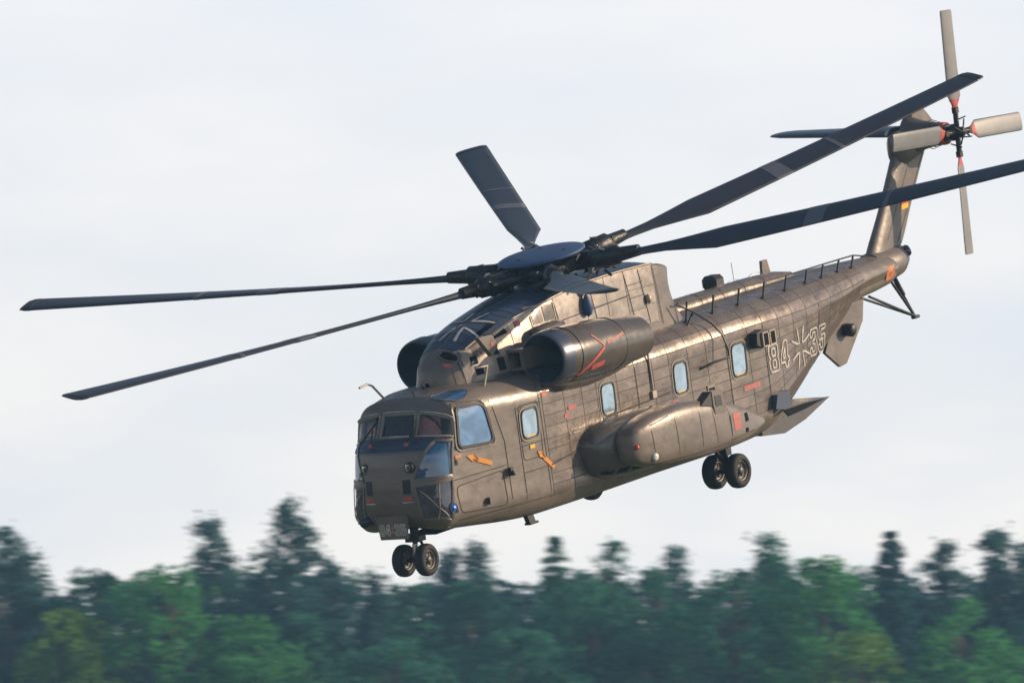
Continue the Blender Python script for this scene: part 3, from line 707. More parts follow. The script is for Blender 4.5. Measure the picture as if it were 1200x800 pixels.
# tail boom end fairing under the pylon
te = MB(); rows = []
for s, hy, hz, zc in ((18.3, .30, .30, 2.85), (18.9, .34, .34, 2.82), (19.3, .28, .30, 2.84), (19.55, .18, .22, 2.88), (19.62, .05, .08, 2.9)):
    rows.append([Vector((s, hy * cos(a), zc + hz * sin(a))) for a in [2 * pi * k / 20 for k in range(20)]])
te.loft(rows).build('tail_cone', M['paint'])
MB().revolve((19.5, -.12, 2.98), (.6, -.6, .3), [(0, .12), (.06, .12), (.10, .09), (.12, 0)], 14).build('tail_lamp', M['glassdark'])
# black, red and gold flag on the pylon
for k, mm in enumerate(('black', 'red', 'yellow')):
    z1 = 4.10 - k * .10; deco([(19.66 - .04 * k, z1), (20.03 - .04 * k, z1), (20.00 - .04 * k, z1 - .098), (19.63 - .04 * k, z1 - .098)], mm, 'flag_stripe', bv=B_PY, parent=pylon, off=.01, step=.1)
deco([(18.08, 2.86), (18.46, 2.88), (18.49, 2.62), (18.15, 2.60)], 'peach', 'warning_patch', off=.012)
py_s = MB()
strip(py_s, B_PY, [(19.35, 3.2), (20.0, 3.9), (20.78, 4.8)], .02, off=.004); strip(py_s, B_PY, [(18.9, 3.3), (19.6, 4.1), (20.3, 4.9)], .012, off=.004)
py_s.build('panel_seams', M['seam'], pylon)
# top gearbox fairing, stub fin, stabiliser, tail rotor housing
gf = MB(); rows = []
for s, hy, zb, zt in ((19.66, .04, 4.95, 5.20), (19.76, .14, 4.70, 5.28), (20.0, .20, 4.62, 5.33), (20.4, .24, 4.70, 5.34), (20.8, .24, 4.84, 5.33), (21.15, .18, 4.95, 5.28), (21.4, .03, 5.08, 5.2)):
    zc, hz = (zb + zt) / 2, (zt - zb) / 2; rows.append([Vector((s, hy * (abs(cos(a)) ** .8) * (1 if cos(a) > 0 else -1), zc + hz * (abs(sin(a)) ** .8) * (1 if sin(a) > 0 else -1))) for a in [2 * pi * k / 24 for k in range(24)]])
gf.loft(rows).build('pylon_top_fairing', M['paint'])
MB().revolve((20.45, 0, 5.16), (.02, -1, 0), [(-.1, .1), (0, .42), (.12, .38), (.3, .30), (.5, .255), (.7, .225), (.88, .205), (.9, .1)], 26).build('tail_rotor_housing', M['nacelle'])
hs = MB()
for t in (.52, .6, .68, .76): hs.revolve((20.45, 0, 5.16), (.02, -1, 0), [(t, .30 - (t - .5) * .35), (t + .008, .305 - (t - .5) * .33), (t + .016, .29 - (t - .5) * .35)], 24)
hs.build('housing_rib', M['seam'])
MB().revolve((20.45, -.78, 5.16), (.02, -1, 0), [(0, .22), (.005, .232), (.09, .225), (.095, .2)], 24).build('red_warning_ring', M['red'])
sf = MB(); sf.prism([(20.50, 5.28), (20.62, 5.84), (20.80, 5.84), (21.25, 5.40), (21.34, 5.28), (20.9, 5.26)], .045, 1, 0); sf.build('stub_fin', M['paint'])
sbm = MB(); rows = []
for i in range(14):
    t = i / 13; y = .15 + 3.05 * t; ch = 1.15 - .35 * t; le = 19.75 + .50 * t; th = .095 - .045 * t; zc = 5.30 + .06 * t
    if t > .96: ch *= .85; th *= .6; le += .05
    rows.append([Vector((le + ch * (x if k < 12 else x), y, zc + s_ * th * (2.2 * sqrt(x) * (1 - x) + .1))) for k, (x, s_) in enumerate([((j / 11) ** 1.5, 1) for j in range(12)] + [((j / 11) ** 1.5, -1) for j in range(10, 0, -1)])])
sbm.loft(rows).build('horizontal_stabiliser', M['sky_tint'])
# tail rotor
TR = Vector((20.479, -1.10, 5.166))
th_ = MB().revolve(TR + Vector((0, .28, 0)), (0, -1, 0), [(0, .10), (.02, .13), (.14, .13), (.16, .17), (.26, .17), (.28, .11), (.42, .10), (.45, .0)], 18)
for k in range(4):
    a = radians(4 + 90 * k); d = Vector((sin(a), 0, cos(a))); th_.tube([TR + d * .1, TR + d * .42], .055, 8); e = Vector((cos(a), 0, -sin(a)))
    th_.tube([TR + Vector((0, -.14, 0)) + d * .05, TR + Vector((0, -.12, 0)) + d * .25 + e * .10], .018, 6); th_.box(TR + d * .44, (.06, .05, .06)); th_.tube([TR + d * .22 + e * .12 + Vector((0, .1, 0)), TR + d * .3 + e * .12 + Vector((0, -.15, 0))], .015, 6)
trh = th_.build('tail_rotor_hub', M['hub'])
for k in range(4):
    a = radians(4 + 90 * k); d = Vector((sin(a), 0, cos(a))); e = Vector((cos(a), 0, -sin(a))); pt = Vector((0, -1, 0))
    def sect(r, ch, tw, th=.022):
        u = e * cos(tw) + pt * sin(tw); w = pt * cos(tw) - e * sin(tw); o = []
        for j in range(12):
            q = 2 * pi * j / 12; o.append(TR + d * r + u * (ch * .5 * cos(q)) + w * (th * sin(q)))
        return o
    tb = MB().loft([sect(r, c, t_) for r, c, t_ in ((.42, .10, .25), (.55, .16, .25), (.72, .38, .2), (1.6, .38, .15), (2.40, .38, .1), (2.44, .34, .1))]).build('tail_rotor_blade', M['tailblade'])
    MB().loft([sect(r, c, t_, .026) for r, c, t_ in ((.46, .13, .25), (.56, .19, .25), (.66, .31, .22))]).build('red_root_band', M['red'], tb)
# tail bumper struts
bp_ = MB().tube([(17.95, -.12, 2.34), (19.72, 0, 1.64)], .028).tube([(17.95, .12, 2.34), (19.72, 0, 1.64)], .028).tube([(18.9, -.05, 2.52), (19.72, 0, 1.64)], .028).tube([(19.15, .02, 2.56), (19.42, .01, 2.12)], .05).tube([(19.42, .01, 2.12), (19.74, 0, 1.62)], .022).box((19.74, 0, 1.62), (.09, .05, .03)).build('tail_bumper', M['antenna'])
# rear strakes at the ramp opening
for sg in (1, -1):
    ks = MB().prism([(15.30, 1.66), (15.78, 1.30), (16.02, 1.33), (16.80, 2.04), (16.93, 2.45), (16.5, 2.45), (15.6, 2.05)], .035, 1, -.60 * sg).build('rear_strake', M['paint'])
    if sg > 0: MB().revolve((16.10, -.66, 1.98), (0, -1, -.1), [(0, .13), (.16, .13), (.2, .09), (.2, 0)], 14).build('warning_sensor', M['black'], ks)
# ramp, lowered: floor with two thick side beams and dark inside
rp = MB(); 
def rs(y): return [(12.05, .62), (12.6, .52), (13.4, .62), (14.35, .86), (14.3, .90), (13.3, .86), (12.5, .84), (12.0, .82)]
rp.prism([(12.05, .60), (12.7, .55), (13.5, .68), (14.42, .93), (13.4, .83), (12.05, .80)], 1.05, 1, 0)
ramp = rp.build('cargo_ramp', M['nacelle'])
for sg in (1, -1): MB().prism([(11.9, .62), (12.7, .53), (13.5, .66), (14.45, .93), (13.5, 1.0), (12.6, 1.02), (11.9, .95)], .04, 1, -1.1 * sg).build('ramp_side', M['nacelle'], ramp)  # darker paint on the ramp stands for shade under its tilt
MB().prism([(12.75, .97), (13.6, .965), (14.25, .93), (13.5, .86), (12.9, .83)], .01, 1, -1.15).build('ramp_recess', M['dark'], ramp)
MB().tube([(12.55, -1.15, .95), (12.75, -1.05, .70)], .02).tube([(12.9, -.9, 1.0), (13.0, -.9, .8)], .02).build('ramp_strut', M['hubbright'], ramp)
deco([(12.1, .95), (12.7, .98), (13.4, 1.22), (14.2, 1.48), (13.9, 1.36), (12.9, 1.02)], 'dark', 'ramp_gap', off=.01)

# ---------------------------------------------------------------- sponsons
def sponson(sg):
    def se(a, n): return (abs(cos(a)) ** (2 / n)) * (1 if cos(a) >= 0 else -1), (abs(sin(a)) ** (2 / n)) * (1 if sin(a) >= 0 else -1)
    K = 36; mb = MB(); rows = []
    #  s, yc, hy, zc, hz
    T = [(5.30, 1.30, .08, 1.52, .08), (5.36, 1.32, .28, 1.50, .26), (5.55, 1.36, .38, 1.48, .42), (5.85, 1.40, .48, 1.47, .52), (6.3, 1.46, .52, 1.46, .57), (7.3, 1.48, .54, 1.45, .58), (8.6, 1.46, .52, 1.38, .50), (9.6, 1.42, .46, 1.26, .36), (10.4, 1.35, .34, 1.16, .18), (10.7, 1.30, .2, 1.12, .05)]
    for s in [5.30, 5.33, 5.36, 5.42, 5.5, 5.6, 5.75] + [5.9 + .2 * i for i in range(24)] + [10.7]:
        yc_, hy, zc, hz = spl(T, s); rows.append([Vector((s, -sg * (yc_ + hy * se(a, 2.6)[0]), zc + hz * se(a, 2.6)[1])) for a in [2 * pi * k / K for k in range(K)]])
    mb.loft(rows); inner = mb.build('sponson', M['nacelle'])
    pd = MB(); rows = []
    P = [(5.74, 2.02, .03, 1.50, .03), (5.78, 2.02, .14, 1.50, .18), (5.9, 2.03, .23, 1.50, .32), (6.15, 2.05, .28, 1.50, .41), (6.6, 2.07, .32, 1.50, .50), (7.3, 2.08, .34, 1.49, .545), (8.0, 2.08, .34, 1.44, .55), (8.8, 2.06, .33, 1.37, .49), (9.6, 2.02, .28, 1.25, .35), (10.2, 1.98, .20, 1.17, .20), (10.7, 1.94, .08, 1.12, .06), (10.82, 1.93, .01, 1.11, .01)]
    for s in [5.74, 5.76, 5.78, 5.82, 5.87, 5.92, 5.96] + [6.0 + .2 * i for i in range(23)] + [10.55, 10.7, 10.78, 10.82]:
        yc_, hy, zc, hz = spl(P, s); rows.append([Vector((s, -sg * (yc_ + hy * se(a, 4.2)[0]), zc + hz * se(a, 3.6)[1])) for a in [2 * pi * k / K for k in range(K)]])
    pd.loft(rows); pod = pd.build('sponson_pod', M['paint'])
    return inner, pod, pd.bvh(), mb.bvh()
spi, pod, B_POD, B_SPI = sponson(1); sponson(-1)
psm = MB()
for pts in ([(6.30, 1.86), (6.34, 1.1)], [(7.05, 1.95), (7.1, .98)], [(8.35, 1.88), (8.45, .95)], [(8.95, 1.8), (9.0, 1.02)], [(6.30, 1.08), (7.6, 1.03), (8.9, 1.02)], [(8.95, 1.05), (10.0, 1.06)], [(9.35, 1.7), (9.4, 1.0)], [(6.3, 1.82), (6.9, 1.9)], [(7.9, 1.9), (7.9, 1.0)]):
    strip(psm, B_POD, pts, .016, off=.004)
psm.build('panel_seams', M['seam'], pod)
plate_s = MB(); patch(plate_s, B_POD, rect(9.0, 1.12, 9.55, 1.52), off=.01).build('access_panel', M['paint'], pod)
deco(rect(9.10, 1.20, 9.40, 1.52), 'pink', bv=B_POD, parent=pod, off=.016, label='faded red warning square on the sponson pod')
deco(rect(9.62, 1.28, 9.76, 1.44), 'dark', 'recessed_catch', bv=B_POD, parent=pod, off=.012); deco(rect(9.58, 1.08, 9.70, 1.16), 'dark', 'recessed_catch', bv=B_POD, parent=pod, off=.012)
MB().revolve((5.88, -2.24, 1.49), (-.5, -1, 0), [(0, .05), (.05, .045), (.075, .02), (.08, 0)], 12).build('red_navigation_light', M['lightred'], pod)
c_, n_ = cast(B_POD, 6.32, 1.22, PORT); MB().revolve(c_, n_, [(0, .075), (.03, .07), (.04, .04), (.045, 0)], 16).build('white_formation_light', M['lightwhite'], pod)
deco(rect(5.75, 1.83, 5.95, 1.87), 'metalpatch', 'pod_vent', bv=B_POD, parent=pod)
for i in range(3): deco(rect(5.55 + .34 * i, 1.02, 5.78 + .34 * i, 1.10), 'dark', 'lower_vent', bv=B_SPI, parent=spi, off=.01)
# air scoop on the pod
sc = MB().prism([(8.42, 1.80), (8.42, 2.08), (8.76, 2.06), (8.86, 1.62), (8.46, 1.64)], .11, 1, -2.305).build('sponson_scoop', M['paint'], pod)
MB().prism([(8.48, 1.98), (8.70, 1.97), (8.72, 1.76), (8.50, 1.77)], .01, 1, -2.412).build('scoop_opening', M['black'], pod)
MB().prism([(8.02, 1.88), (8.41, 2.07), (8.41, 1.80)], .10, 1, -2.30).build('scoop_front_shade', M['black'], pod)  # black wedge stands for shade on the scoop's front face

# ---------------------------------------------------------------- landing gear
def wheel(parent, c, r=.315, w=.105, side=-1):
    t = MB().revolve(c, (0, side, 0), [(-w, r * .62), (-w * 1.05, r * .72), (-w, r * .88), (-w * .7, r * .97), (-w * .25, r), (w * .25, r), (w * .7, r * .97), (w, r * .88), (w * 1.05, r * .72), (w, r * .62), (w * .6, r * .56), (-w * .6, r * .56), (-w, r * .62)], 36).build('tyre', M['tyre'], parent)
    m = MB().revolve(c, (0, side, 0), [(w * .7, r * .60), (w * .82, r * .56), (w * .6, r * .50), (w * .35, r * .42), (w * .3, r * .26), (w * .7, r * .22), (w * .85, r * .12), (w * .85, 0)], 28)
    m.revolve(c, (0, -side, 0), [(w * .7, r * .60), (w * .6, r * .50), (w * .2, r * .40), (w * .2, 0)], 24)
    for k in range(6):
        a = 2 * pi * k / 6; m.box(Vector(c) + Vector((cos(a) * r * .34, side * w * .38, sin(a) * r * .34)), (.018, .012, .018))
    m.build('rim', M['rim'], parent)
ng = MB().tube([(1.55, 0, 1.15), (1.50, 0, .72)], .085, 14).tube([(1.50, 0, .74), (1.50, 0, .66)], .11, 14).box((1.52, 0, .70), (.12, .16, .06)).tube([(1.50, 0, .66), (1.44, 0, .32)], .050, 12).tube([(1.42, -.26, .30), (1.42, .26, .30)], .045, 10).tube([(1.62, -.02, .66), (1.72, -.02, .50), (1.56, -.02, .36)], .03, 8).build('nose_landing_gear', M['hub'])
MB().tube([(1.485, 0, .60), (1.445, 0, .36)], .056, 14).build('polished_strut', M['hubbright'], ng)
for y in (-.25, .25): wheel(ng, (1.42, y, .30), .305, .10)
for sg in (1, -1):
    mg = MB().tube([(9.60, -1.72 * sg, 1.05), (9.63, -1.70 * sg, .34 if sg > 0 else .25)], .075, 12).tube([(9.63, -1.98 * sg, .34 if sg > 0 else .25), (9.63, -1.42 * sg, .34 if sg > 0 else .25)], .05, 10).tube([(9.15, -1.7 * sg, 1.0), (9.60, -1.7 * sg, .5)], .045, 8).box((9.61, -1.7 * sg, .74), (.10, .13, .09)).build('main_landing_gear', M['hub'])
    for y in (-1.96, -1.44): wheel(mg, (9.63, y * sg, .34 if sg > 0 else .25), .335, .115)
MB().prism([(1.75, -.32), (2.9, -.32), (2.9, .32), (1.75, .32)], .02, 2, .73).build('gear_bay', M['dark'])

# ---------------------------------------------------------------- rotor head and blades
HUB = Vector((6.972, 0, 5.10)); tilt = .099; roll = -.0333; cone = .0627; a0 = 1.7558
RR = Matrix.Rotation(tilt, 3, 'Y').inverted() @ Matrix.Rotation(roll, 3, 'X')
HC = HUB - Vector((0, 0, .25)) ; AX = RR @ Vector((0, 0, 1))
def HP(x, y, z): return HC + RR @ Vector((x, y, z))
hb = MB().revolve(HC, AX, [(-1.0, .30), (-.62, .28), (-.60, .42), (-.50, .44), (-.48, .30), (-.16, .34), (-.14, .62), (-.04, .74), (.08, .74), (.14, .60), (.2, .30)], 30)
hub = hb.build('rotor_hub', M['hub'])
MB().revolve(HC, AX, [(.20, .80), (.215, .845), (.255, .85), (.275, .80), (.30, .40), (.305, 0)], 48).build('hub_cap', M['cap'], hub)
MB().revolve(HC, AX, [(.20, .80), (.17, .70), (.12, .3)], 40).build('cap_underside', M['hub'], hub)
for k in range(3):
    a = 2.1 * k + .6; MB().revolve(HC + AX * .285 + RR @ Vector((.5 * cos(a), .5 * sin(a), 0)), AX, [(-.01, .05), (.015, .05), (.02, 0)], 8).build('cap_fitting', M['black'], hub)
sw = MB().revolve(HC, AX, [(-.92, .3), (-.90, .62), (-.86, .66), (-.78, .66), (-.74, .60), (-.70, .3)], 30).build('swashplate', M['hub'], hub)
MB().revolve((6.9, 0, 4.0), (.1, 0, 1), [(.35, .75), (.5, .62), (.62, .42), (.75, .33)], 28).build('mast_boot', M['cap'])
azs = [a0 + radians(x) for x in (0, 60, 300, 240, 180, 120)]
pitch = [13, 12, 15, 27, 27, 12]
for bi, az in enumerate(azs):
    er = Vector((cos(az), sin(az), 0)); et = Vector((-sin(az), cos(az), 0))
    # sleeve, hinge block, damper, pitch horn and link
    sl = MB()
    P = lambda r, t, z: HC + RR @ (er * r + et * t + Vector((0, 0, z)))
    sl.tube([P(.55, 0, -.02), P(.95, 0, 0), P(1.0, 0, 0), P(1.55, 0, .04), P(1.6, 0, .04), P(2.0, 0, .07)], [.13, .15, .20, .19, .14, .11], 12)
    sl.tube([P(.9, .0, -.2), P(.9, .0, .2)], .09, 10); sl.tube([P(1.28, 0, -.18), P(1.28, 0, .22)], .07, 10)
    sl.tube([P(.55, .30, .0), P(1.45, .24, .06)], .075, 10)
    sl.tube([P(1.15, .0, -.05), P(1.1, -.34, -.12)], .06, 8)
    sl.box(P(1.65, 0, .05), (.12, .12, .10)); sl.box(P(1.1, .18, .1), (.1, .06, .05))
    for q in range(7):
        rr_, tt_, z_ = random.uniform(.6, 1.6), random.uniform(-.25, .3), random.uniform(-.2, .2)
        sl.tube([P(rr_, tt_, z_), P(rr_ + random.uniform(-.25, .3), tt_ + random.uniform(-.15, .15), z_ + random.uniform(-.14, .14))], random.uniform(.012, .03), 6)
    slo = sl.build('blade_sleeve', M['hub'], hub)
    fx = MB()
    for q in range(5):
        rr_, tt_, z_ = random.uniform(.7, 1.9), random.uniform(-.22, .22), random.uniform(.02, .24)
        fx.tube([P(rr_, tt_, z_), P(rr_ + random.uniform(-.12, .12), tt_ + random.uniform(-.1, .1), z_ + random.uniform(-.1, .1))], random.uniform(.012, .024), 6)
    fo = fx.build('hose_fittings', M['hubbright'], hub); fo['kind'] = 'stuff'
    MB().tube([P(1.1, -.34, -.12), P(.62, -.40, -.82)], .032, 8).box(P(1.1, -.34, -.12), (.05, .05, .05)).build('pitch_link', M['hubbright'] if bi in (1, 4) else M['hub'], hub)
    # blade
    rows = []
    stat = [(1.75, .17, .085), (2.1, .19, .07), (2.6, .26, .055), (3.15, .44, .045), (3.75, .66, .042), (5.0, .66, .040), (6.5, .66, .039), (8.0, .66, .038), (9.5, .66, .036), (10.7, .66, .034), (10.93, .62, .028), (11.01, .50, .015)]
    def bsec(r, ch, th, extra=0):
        tw = radians(pitch[bi] - 19 * (r - 2) / 9); z = (cone + (.05 if bi == 5 else 0)) * r + .0012 * (r - 2) ** 2 * (1 if bi not in (2,) else 1) - .075
        u = et * cos(tw) + Vector((0, 0, 1)) * sin(tw); w = Vector((0, 0, 1)) * cos(tw) - et * sin(tw)   # leading edge towards +et
        o = []
        for j in range(20):
            x = j / 10 if j <= 10 else 2 - j / 10; s_ = 1 if j <= 10 else -1
            x = x ** 1.5 if x < 1 else x
            yt = (th + extra) * (2.969 * sqrt(x) - 1.26 * x - 3.516 * x**2 + 2.843 * x**3 - 1.015 * x**4) * 1.0
            o.append(HC + RR @ (er * r + u * (ch * (.28 - x)) + w * (s_ * (yt + extra)) + Vector((0, 0, z))))
        return o
    fine = []
    for (r0, c0, t0), (r1, c1, t1) in zip(stat, stat[1:]):
        m_ = max(1, int((r1 - r0) / .5))
        for q in range(m_): t = q / m_; fine.append((r0 + (r1 - r0) * t, c0 + (c1 - c0) * t, t0 + (t1 - t0) * t))
    fine.append(stat[-1])
    bl = MB().loft([bsec(*f) for f in fine]).build('rotor_blade', M['blade'])
    for r0, r1 in ((5.55, 5.95), (7.2, 7.3)):
        MB().loft([bsec(r0, .664, .040, .003), bsec(r1, .664, .039, .003)]).build('tape_band', M['bladeband'], bl)
    MB().loft([bsec(10.78, .665, .036, .003), bsec(10.92, .63, .03, .003)]).build('tip_cap', M['hub'], bl)

# ---------------------------------------------------------------- rails, antennas, small fittings
rl = MB(); posts = [10.05, 11.0, 11.92, 12.83, 13.75, 14.68, 15.45, 16.2, 16.85]
def railp(s):
    wt, wb, zt, zb, rt, rb, crn = spl(HS, s); y = min(.98, wt - rt * .62); t = (s - 9.7) / 7.6
    return y, 3.60 - .30 * t
top = []
for s in [9.72] + posts + [17.35]:
    y, z = railp(min(s, 17.3)); top.append(Vector((s + .12, -y, z)))
top[-1].z = 3.22
rail = MB().tube(top, .017, 6).build('handrail', M['antenna'])
for s in posts:
    y, z = railp(s); p, n_ = cast(B_HULL, s, -y, TOP); 
    MB().tube([p - n_ * .01, Vector((s + .12, -y, z))], .024, 6).box(p + n_ * .01, (.06, .05, .015)).build('rail_post', M['antenna'], rail)
MB().tube([(9.72, -1.0, 3.60), (10.05, -1.15, 3.40), (10.35, -1.35, 3.10), (10.45, -1.5, 2.85), (10.45, -1.58, 2.55), (10.42, -1.6, 2.42)], .02, 6).tube([(10.42, -1.6, 2.42), (9.9, -1.52, 2.40), (9.72, -1.36, 2.32)], .024, 6).tube([(10.1, -1.12, 3.35), (9.75, -1.10, 3.02)], .026, 6).build('wire_antenna', M['antenna'])
for s, h, y in ((11.15, .52, .30), (14.75, .42, .25)):
    MB().prism([(s, 3.2), (s + .05, 3.2 + h), (s + .24, 3.2 + h), (s + .36, 3.2)], .03, 1, y).build('blade_antenna', M['paint'])
MB().box((12.95, .2, 3.52), (.2, .17, .14), None, .5).tube([(12.95, .2, 3.2), (12.95, .2, 3.45)], .08).build('beacon_dome', M['antenna'])
MB().tube([(13.7, .2, 3.3), (13.68, .2, 3.78)], .007, 4).build('whip_antenna', M['antenna'])
# exhaust cluster on the port rear quarter
xb = MB().prism([(11.55, 2.46), (11.72, 2.36), (12.22, 2.38), (12.26, 2.62), (11.8, 2.72), (11.58, 2.68)], .12, 1, -1.42).build('countermeasure_housing', M['black'])
for a in (11.74, 11.99):
    MB().prism([(a, 2.40), (a + .16, 2.41), (a + .16, 2.62), (a, 2.64)], .02, 1, -1.552).build('square_outlet', M['dark'], xb)
    frame_ = MB(); 
    for (x0, z0, x1, z1) in ((a - .02, 2.375, a + .18, 2.40), (a - .02, 2.635, a + .18, 2.66), (a - .03, 2.40, a, 2.635), (a + .16, 2.40, a + .19, 2.635)): frame_.box(((x0 + x1) / 2, -1.56, (z0 + z1) / 2), ((x1 - x0) / 2, .025, (z1 - z0) / 2))
    frame_.build('outlet_frame', M['metalpatch'], xb)
MB().prism([(12.0, 1.12), (12.12, 1.38), (12.55, 1.40), (12.58, 1.14), (12.3, 1.06)], .14, 1, -1.33).build('rear_outlet_box', M['intake'])
MB().box((10.0, -1.36, 1.86), (.13, .02, .11)).build('hatch_frame', M['winwhite']); MB().box((10.0, -1.385, 1.85), (.08, .02, .06)).build('hatch_hole', M['dark'])
MB().box((4.28, -1.30, 2.70), (.08, .05, .08)).build('square_vent', M['dark'])
MB().tube([(8.0, -1.37, 2.95), (8.0, -1.385, 2.2)], .02, 6).box((8.0, -1.38, 2.15), (.07, .03, .07)).build('fuel_vent_pipe', M['metalpatch'])
MB().box((8.35, -1.37, 1.70), (.03, .02, .06)).build('small_fitting', M['metalpatch'])
MB().tube([(3.0, -1.36, 1.62), (2.98, -1.39, 1.56)], .045, 8).box((3.0, -1.33, 1.62), (.05, .03, .08)).build('door_catch', M['black'])
MB().revolve((1.34, -1.06, 1.26), (-.3, -1, 0), [(0, .10), (.03, .10), (.04, .08), (.02, .07)], 16).build('lamp_bezel', M['black']); MB().revolve((1.34, -1.06, 1.26), (-.3, -1, 0), [(.03, .072), (.055, .05), (.065, 0)], 16).build('blue_lamp', M['lightblue'])
MB().tube([(2.3, -1.21, 1.20), (2.32, -1.235, 1.20)], .07, 12).build('round_vent', M['seam'])
MB().prism([(3.72, .82), (3.86, .48), (4.06, .46), (3.94, .80)], .05, 1, -.95).box((3.98, -.95, .47), (.14, .07, .02)).build('cabin_step', M['antenna'])
MB().revolve((.78, .60, 1.14), (1, 0, 0), [(0, 0), (0, .085), (.3, .09), (.6, .09)], 16).build('nose_probe_stub', M['antenna'])
# code plate below the nose
pl = MB().prism([(-.36, 1.24), (.36, 1.24), (.30, .80), (-.30, .80)], .018, 0, .86).build('code_plate', M['paint'])
B_PL = BVHTree.FromPolygons([(0.842, -2, 0), (0.842, 2, 0), (0.842, 2, 3), (0.842, -2, 3)], [(0, 1, 2, 3)])
def mir(loops, f): return [[(f(a), b) for a, b in lp] for lp in loops]
write(mir(text_strokes('84', -.29, .88, .20, .105, .03, 0), lambda a: -a), .019, 'white', 'code_number', FRONT, .004, B_PL, pl)
write(mir(text_strokes('35', .05, .88, .20, .105, .03, 0), lambda a: -a), .019, 'white', 'code_number', FRONT, .004, B_PL, pl)
deco([(-.025, .92), (.025, .92), (.025, .97), (-.025, .97)], 'peach', 'emblem', FRONT, .006, B_PL, None, pl); deco([(-.02, 1.0), (.02, 1.0), (0, 1.06)], 'orange', 'emblem', FRONT, .006, B_PL, None, pl)
# roof masts
MB().tube([(1.95, .55, 3.27), (1.72, .62, 3.56), (1.60, .64, 3.62), (1.30, .62, 3.60)], .022, 6).build('pitot_tube', M['metalpatch'])
MB().tube([(1.95, -.55, 3.27), (1.80, -.62, 3.4)], .012, 6).build('roof_probe', M['metalpatch'])
MB().tube([(3.05, -.95, 3.20), (3.22, -.97, 3.58)], .026, 6).tube([(3.24, -.97, 3.59), (2.85, -.97, 3.62)], .02, 6).build('air_data_probe', M['metalpatch'])
for x, y in ((2.5, 0), (2.0, -.1)): MB().tube([(x, y, 3.28), (x - .08, y, 3.42)], .012, 5).build('roof_probe', M['antenna'])
MB().revolve((1.7, -.72, .90), (0, -.45, -1), [(0, .09), (.02, .09), (.03, 0)], 12).build('belly_light', M['metalpatch'])

# ---------------------------------------------------------------- ground, haze and trees
def haze():
    mb = MB(); x0, x1, y0, y1, z0, z1 = -120, 120, -30, 760, -1.2, 45
    mb.add([(x0, y0, z0), (x1, y0, z0), (x1, y1, z0), (x0, y1, z0), (x0, y0, z1), (x1, y0, z1), (x1, y1, z1), (x0, y1, z1)], [(0, 3, 2, 1), (4, 5, 6, 7), (0, 1, 5, 4), (1, 2, 6, 5), (2, 3, 7, 6), (3, 0, 4, 7)], False)
    m = bpy.data.materials.new('thin_summer_haze'); m.use_nodes = True; nt = m.node_tree; nt.nodes.clear()
    o = N(nt, 'ShaderNodeOutputMaterial'); v = N(nt, 'ShaderNodeVolumePrincipled'); v.inputs['Color'].default_value = (.34, .66, 1, 1); v.inputs['Density'].default_value = .00024; v.inputs['Anisotropy'].default_value = .1
    nt.links.new(v.outputs[0], o.inputs['Volume']); h = link('haze', mb.mesh('haze'), m, None); h['kind'] = 'stuff'
haze()
def terrain():
    n = 40; R0 = 9000; vs = []; fs = []
    xs = [-R0 + 2 * R0 * i / n for i in range(n + 1)]
    for y in xs:
        for x in xs: vs.append((x, y + 2000, 0))
    for j in range(n):
        for i in range(n): a = j * (n + 1) + i; fs.append((a, a + 1, a + n + 2, a + n + 1))
    me = bpy.data.meshes.new('ground'); me.from_pydata(vs, [], fs); me.update()
    m = mat('dry_airfield_grass', (.11, .12, .055), .95, 0, .2, 0, 1, .35, .02)
    o = link('ground', me, m, None); o['kind'] = 'structure'
terrain()
def leafmat(name, c, tr=.3, hue=.25):
    m = bpy.data.materials.new(name); m.use_nodes = True; nt = m.node_tree; nt.nodes.clear(); L = nt.links
    o = N(nt, 'ShaderNodeOutputMaterial'); d = N(nt, 'ShaderNodeBsdfDiffuse'); t = N(nt, 'ShaderNodeBsdfTranslucent'); x = N(nt, 'ShaderNodeMixShader'); x.inputs[0].default_value = tr
    g = N(nt, 'ShaderNodeNewGeometry'); n1 = N(nt, 'ShaderNodeTexNoise'); n1.inputs['Scale'].default_value = .7; n1.inputs['Detail'].default_value = 3; L.new(g.outputs['Position'], n1.inputs['Vector'])
    mr = N(nt, 'ShaderNodeMapRange'); mr.inputs[1].default_value = .3; mr.inputs[2].default_value = .7; mr.inputs[3].default_value = 1 - hue; mr.inputs[4].default_value = 1 + hue; L.new(n1.outputs[0], mr.inputs[0])
    r = N(nt, 'ShaderNodeMapRange'); r.inputs[3].default_value = .7; r.inputs[4].default_value = 1.3; L.new(g.outputs['Random Per Island'], r.inputs[0])
    mu = N(nt, 'ShaderNodeMath', operation='MULTIPLY'); L.new(mr.outputs[0], mu.inputs[0]); L.new(r.outputs[0], mu.inputs[1])
    v = N(nt, 'ShaderNodeVectorMath', operation='SCALE'); v.inputs[0].default_value = c; L.new(mu.outputs[0], v.inputs['Scale'])
    L.new(v.outputs[0], d.inputs[0]); L.new(v.outputs[0], t.inputs[0]); L.new(d.outputs[0], x.inputs[1]); L.new(t.outputs[0], x.inputs[2]); L.new(x.outputs[0], o.inputs[0])
    return m
LM = {'pine': leafmat('pine_needles', (.055, .155, .140), .35), 'spruce': leafmat('spruce_needles', (.040, .130, .130), .35), 'leaf': leafmat('broad_leaves', (.085, .30, .10), .45),
      'pale': leafmat('yellow_green_leaves', (.17, .31, .065), .45), 'mid': leafmat('mid_green_leaves', (.055, .205, .125), .35)}
BARK = mat('pine_bark', (.085, .065, .055), .9, 0, .2, .3, 20, .3, 6); BARKD = mat('grey_bark', (.09, .08, .07), .9, 0, .2, .3, 20, .3, 6)
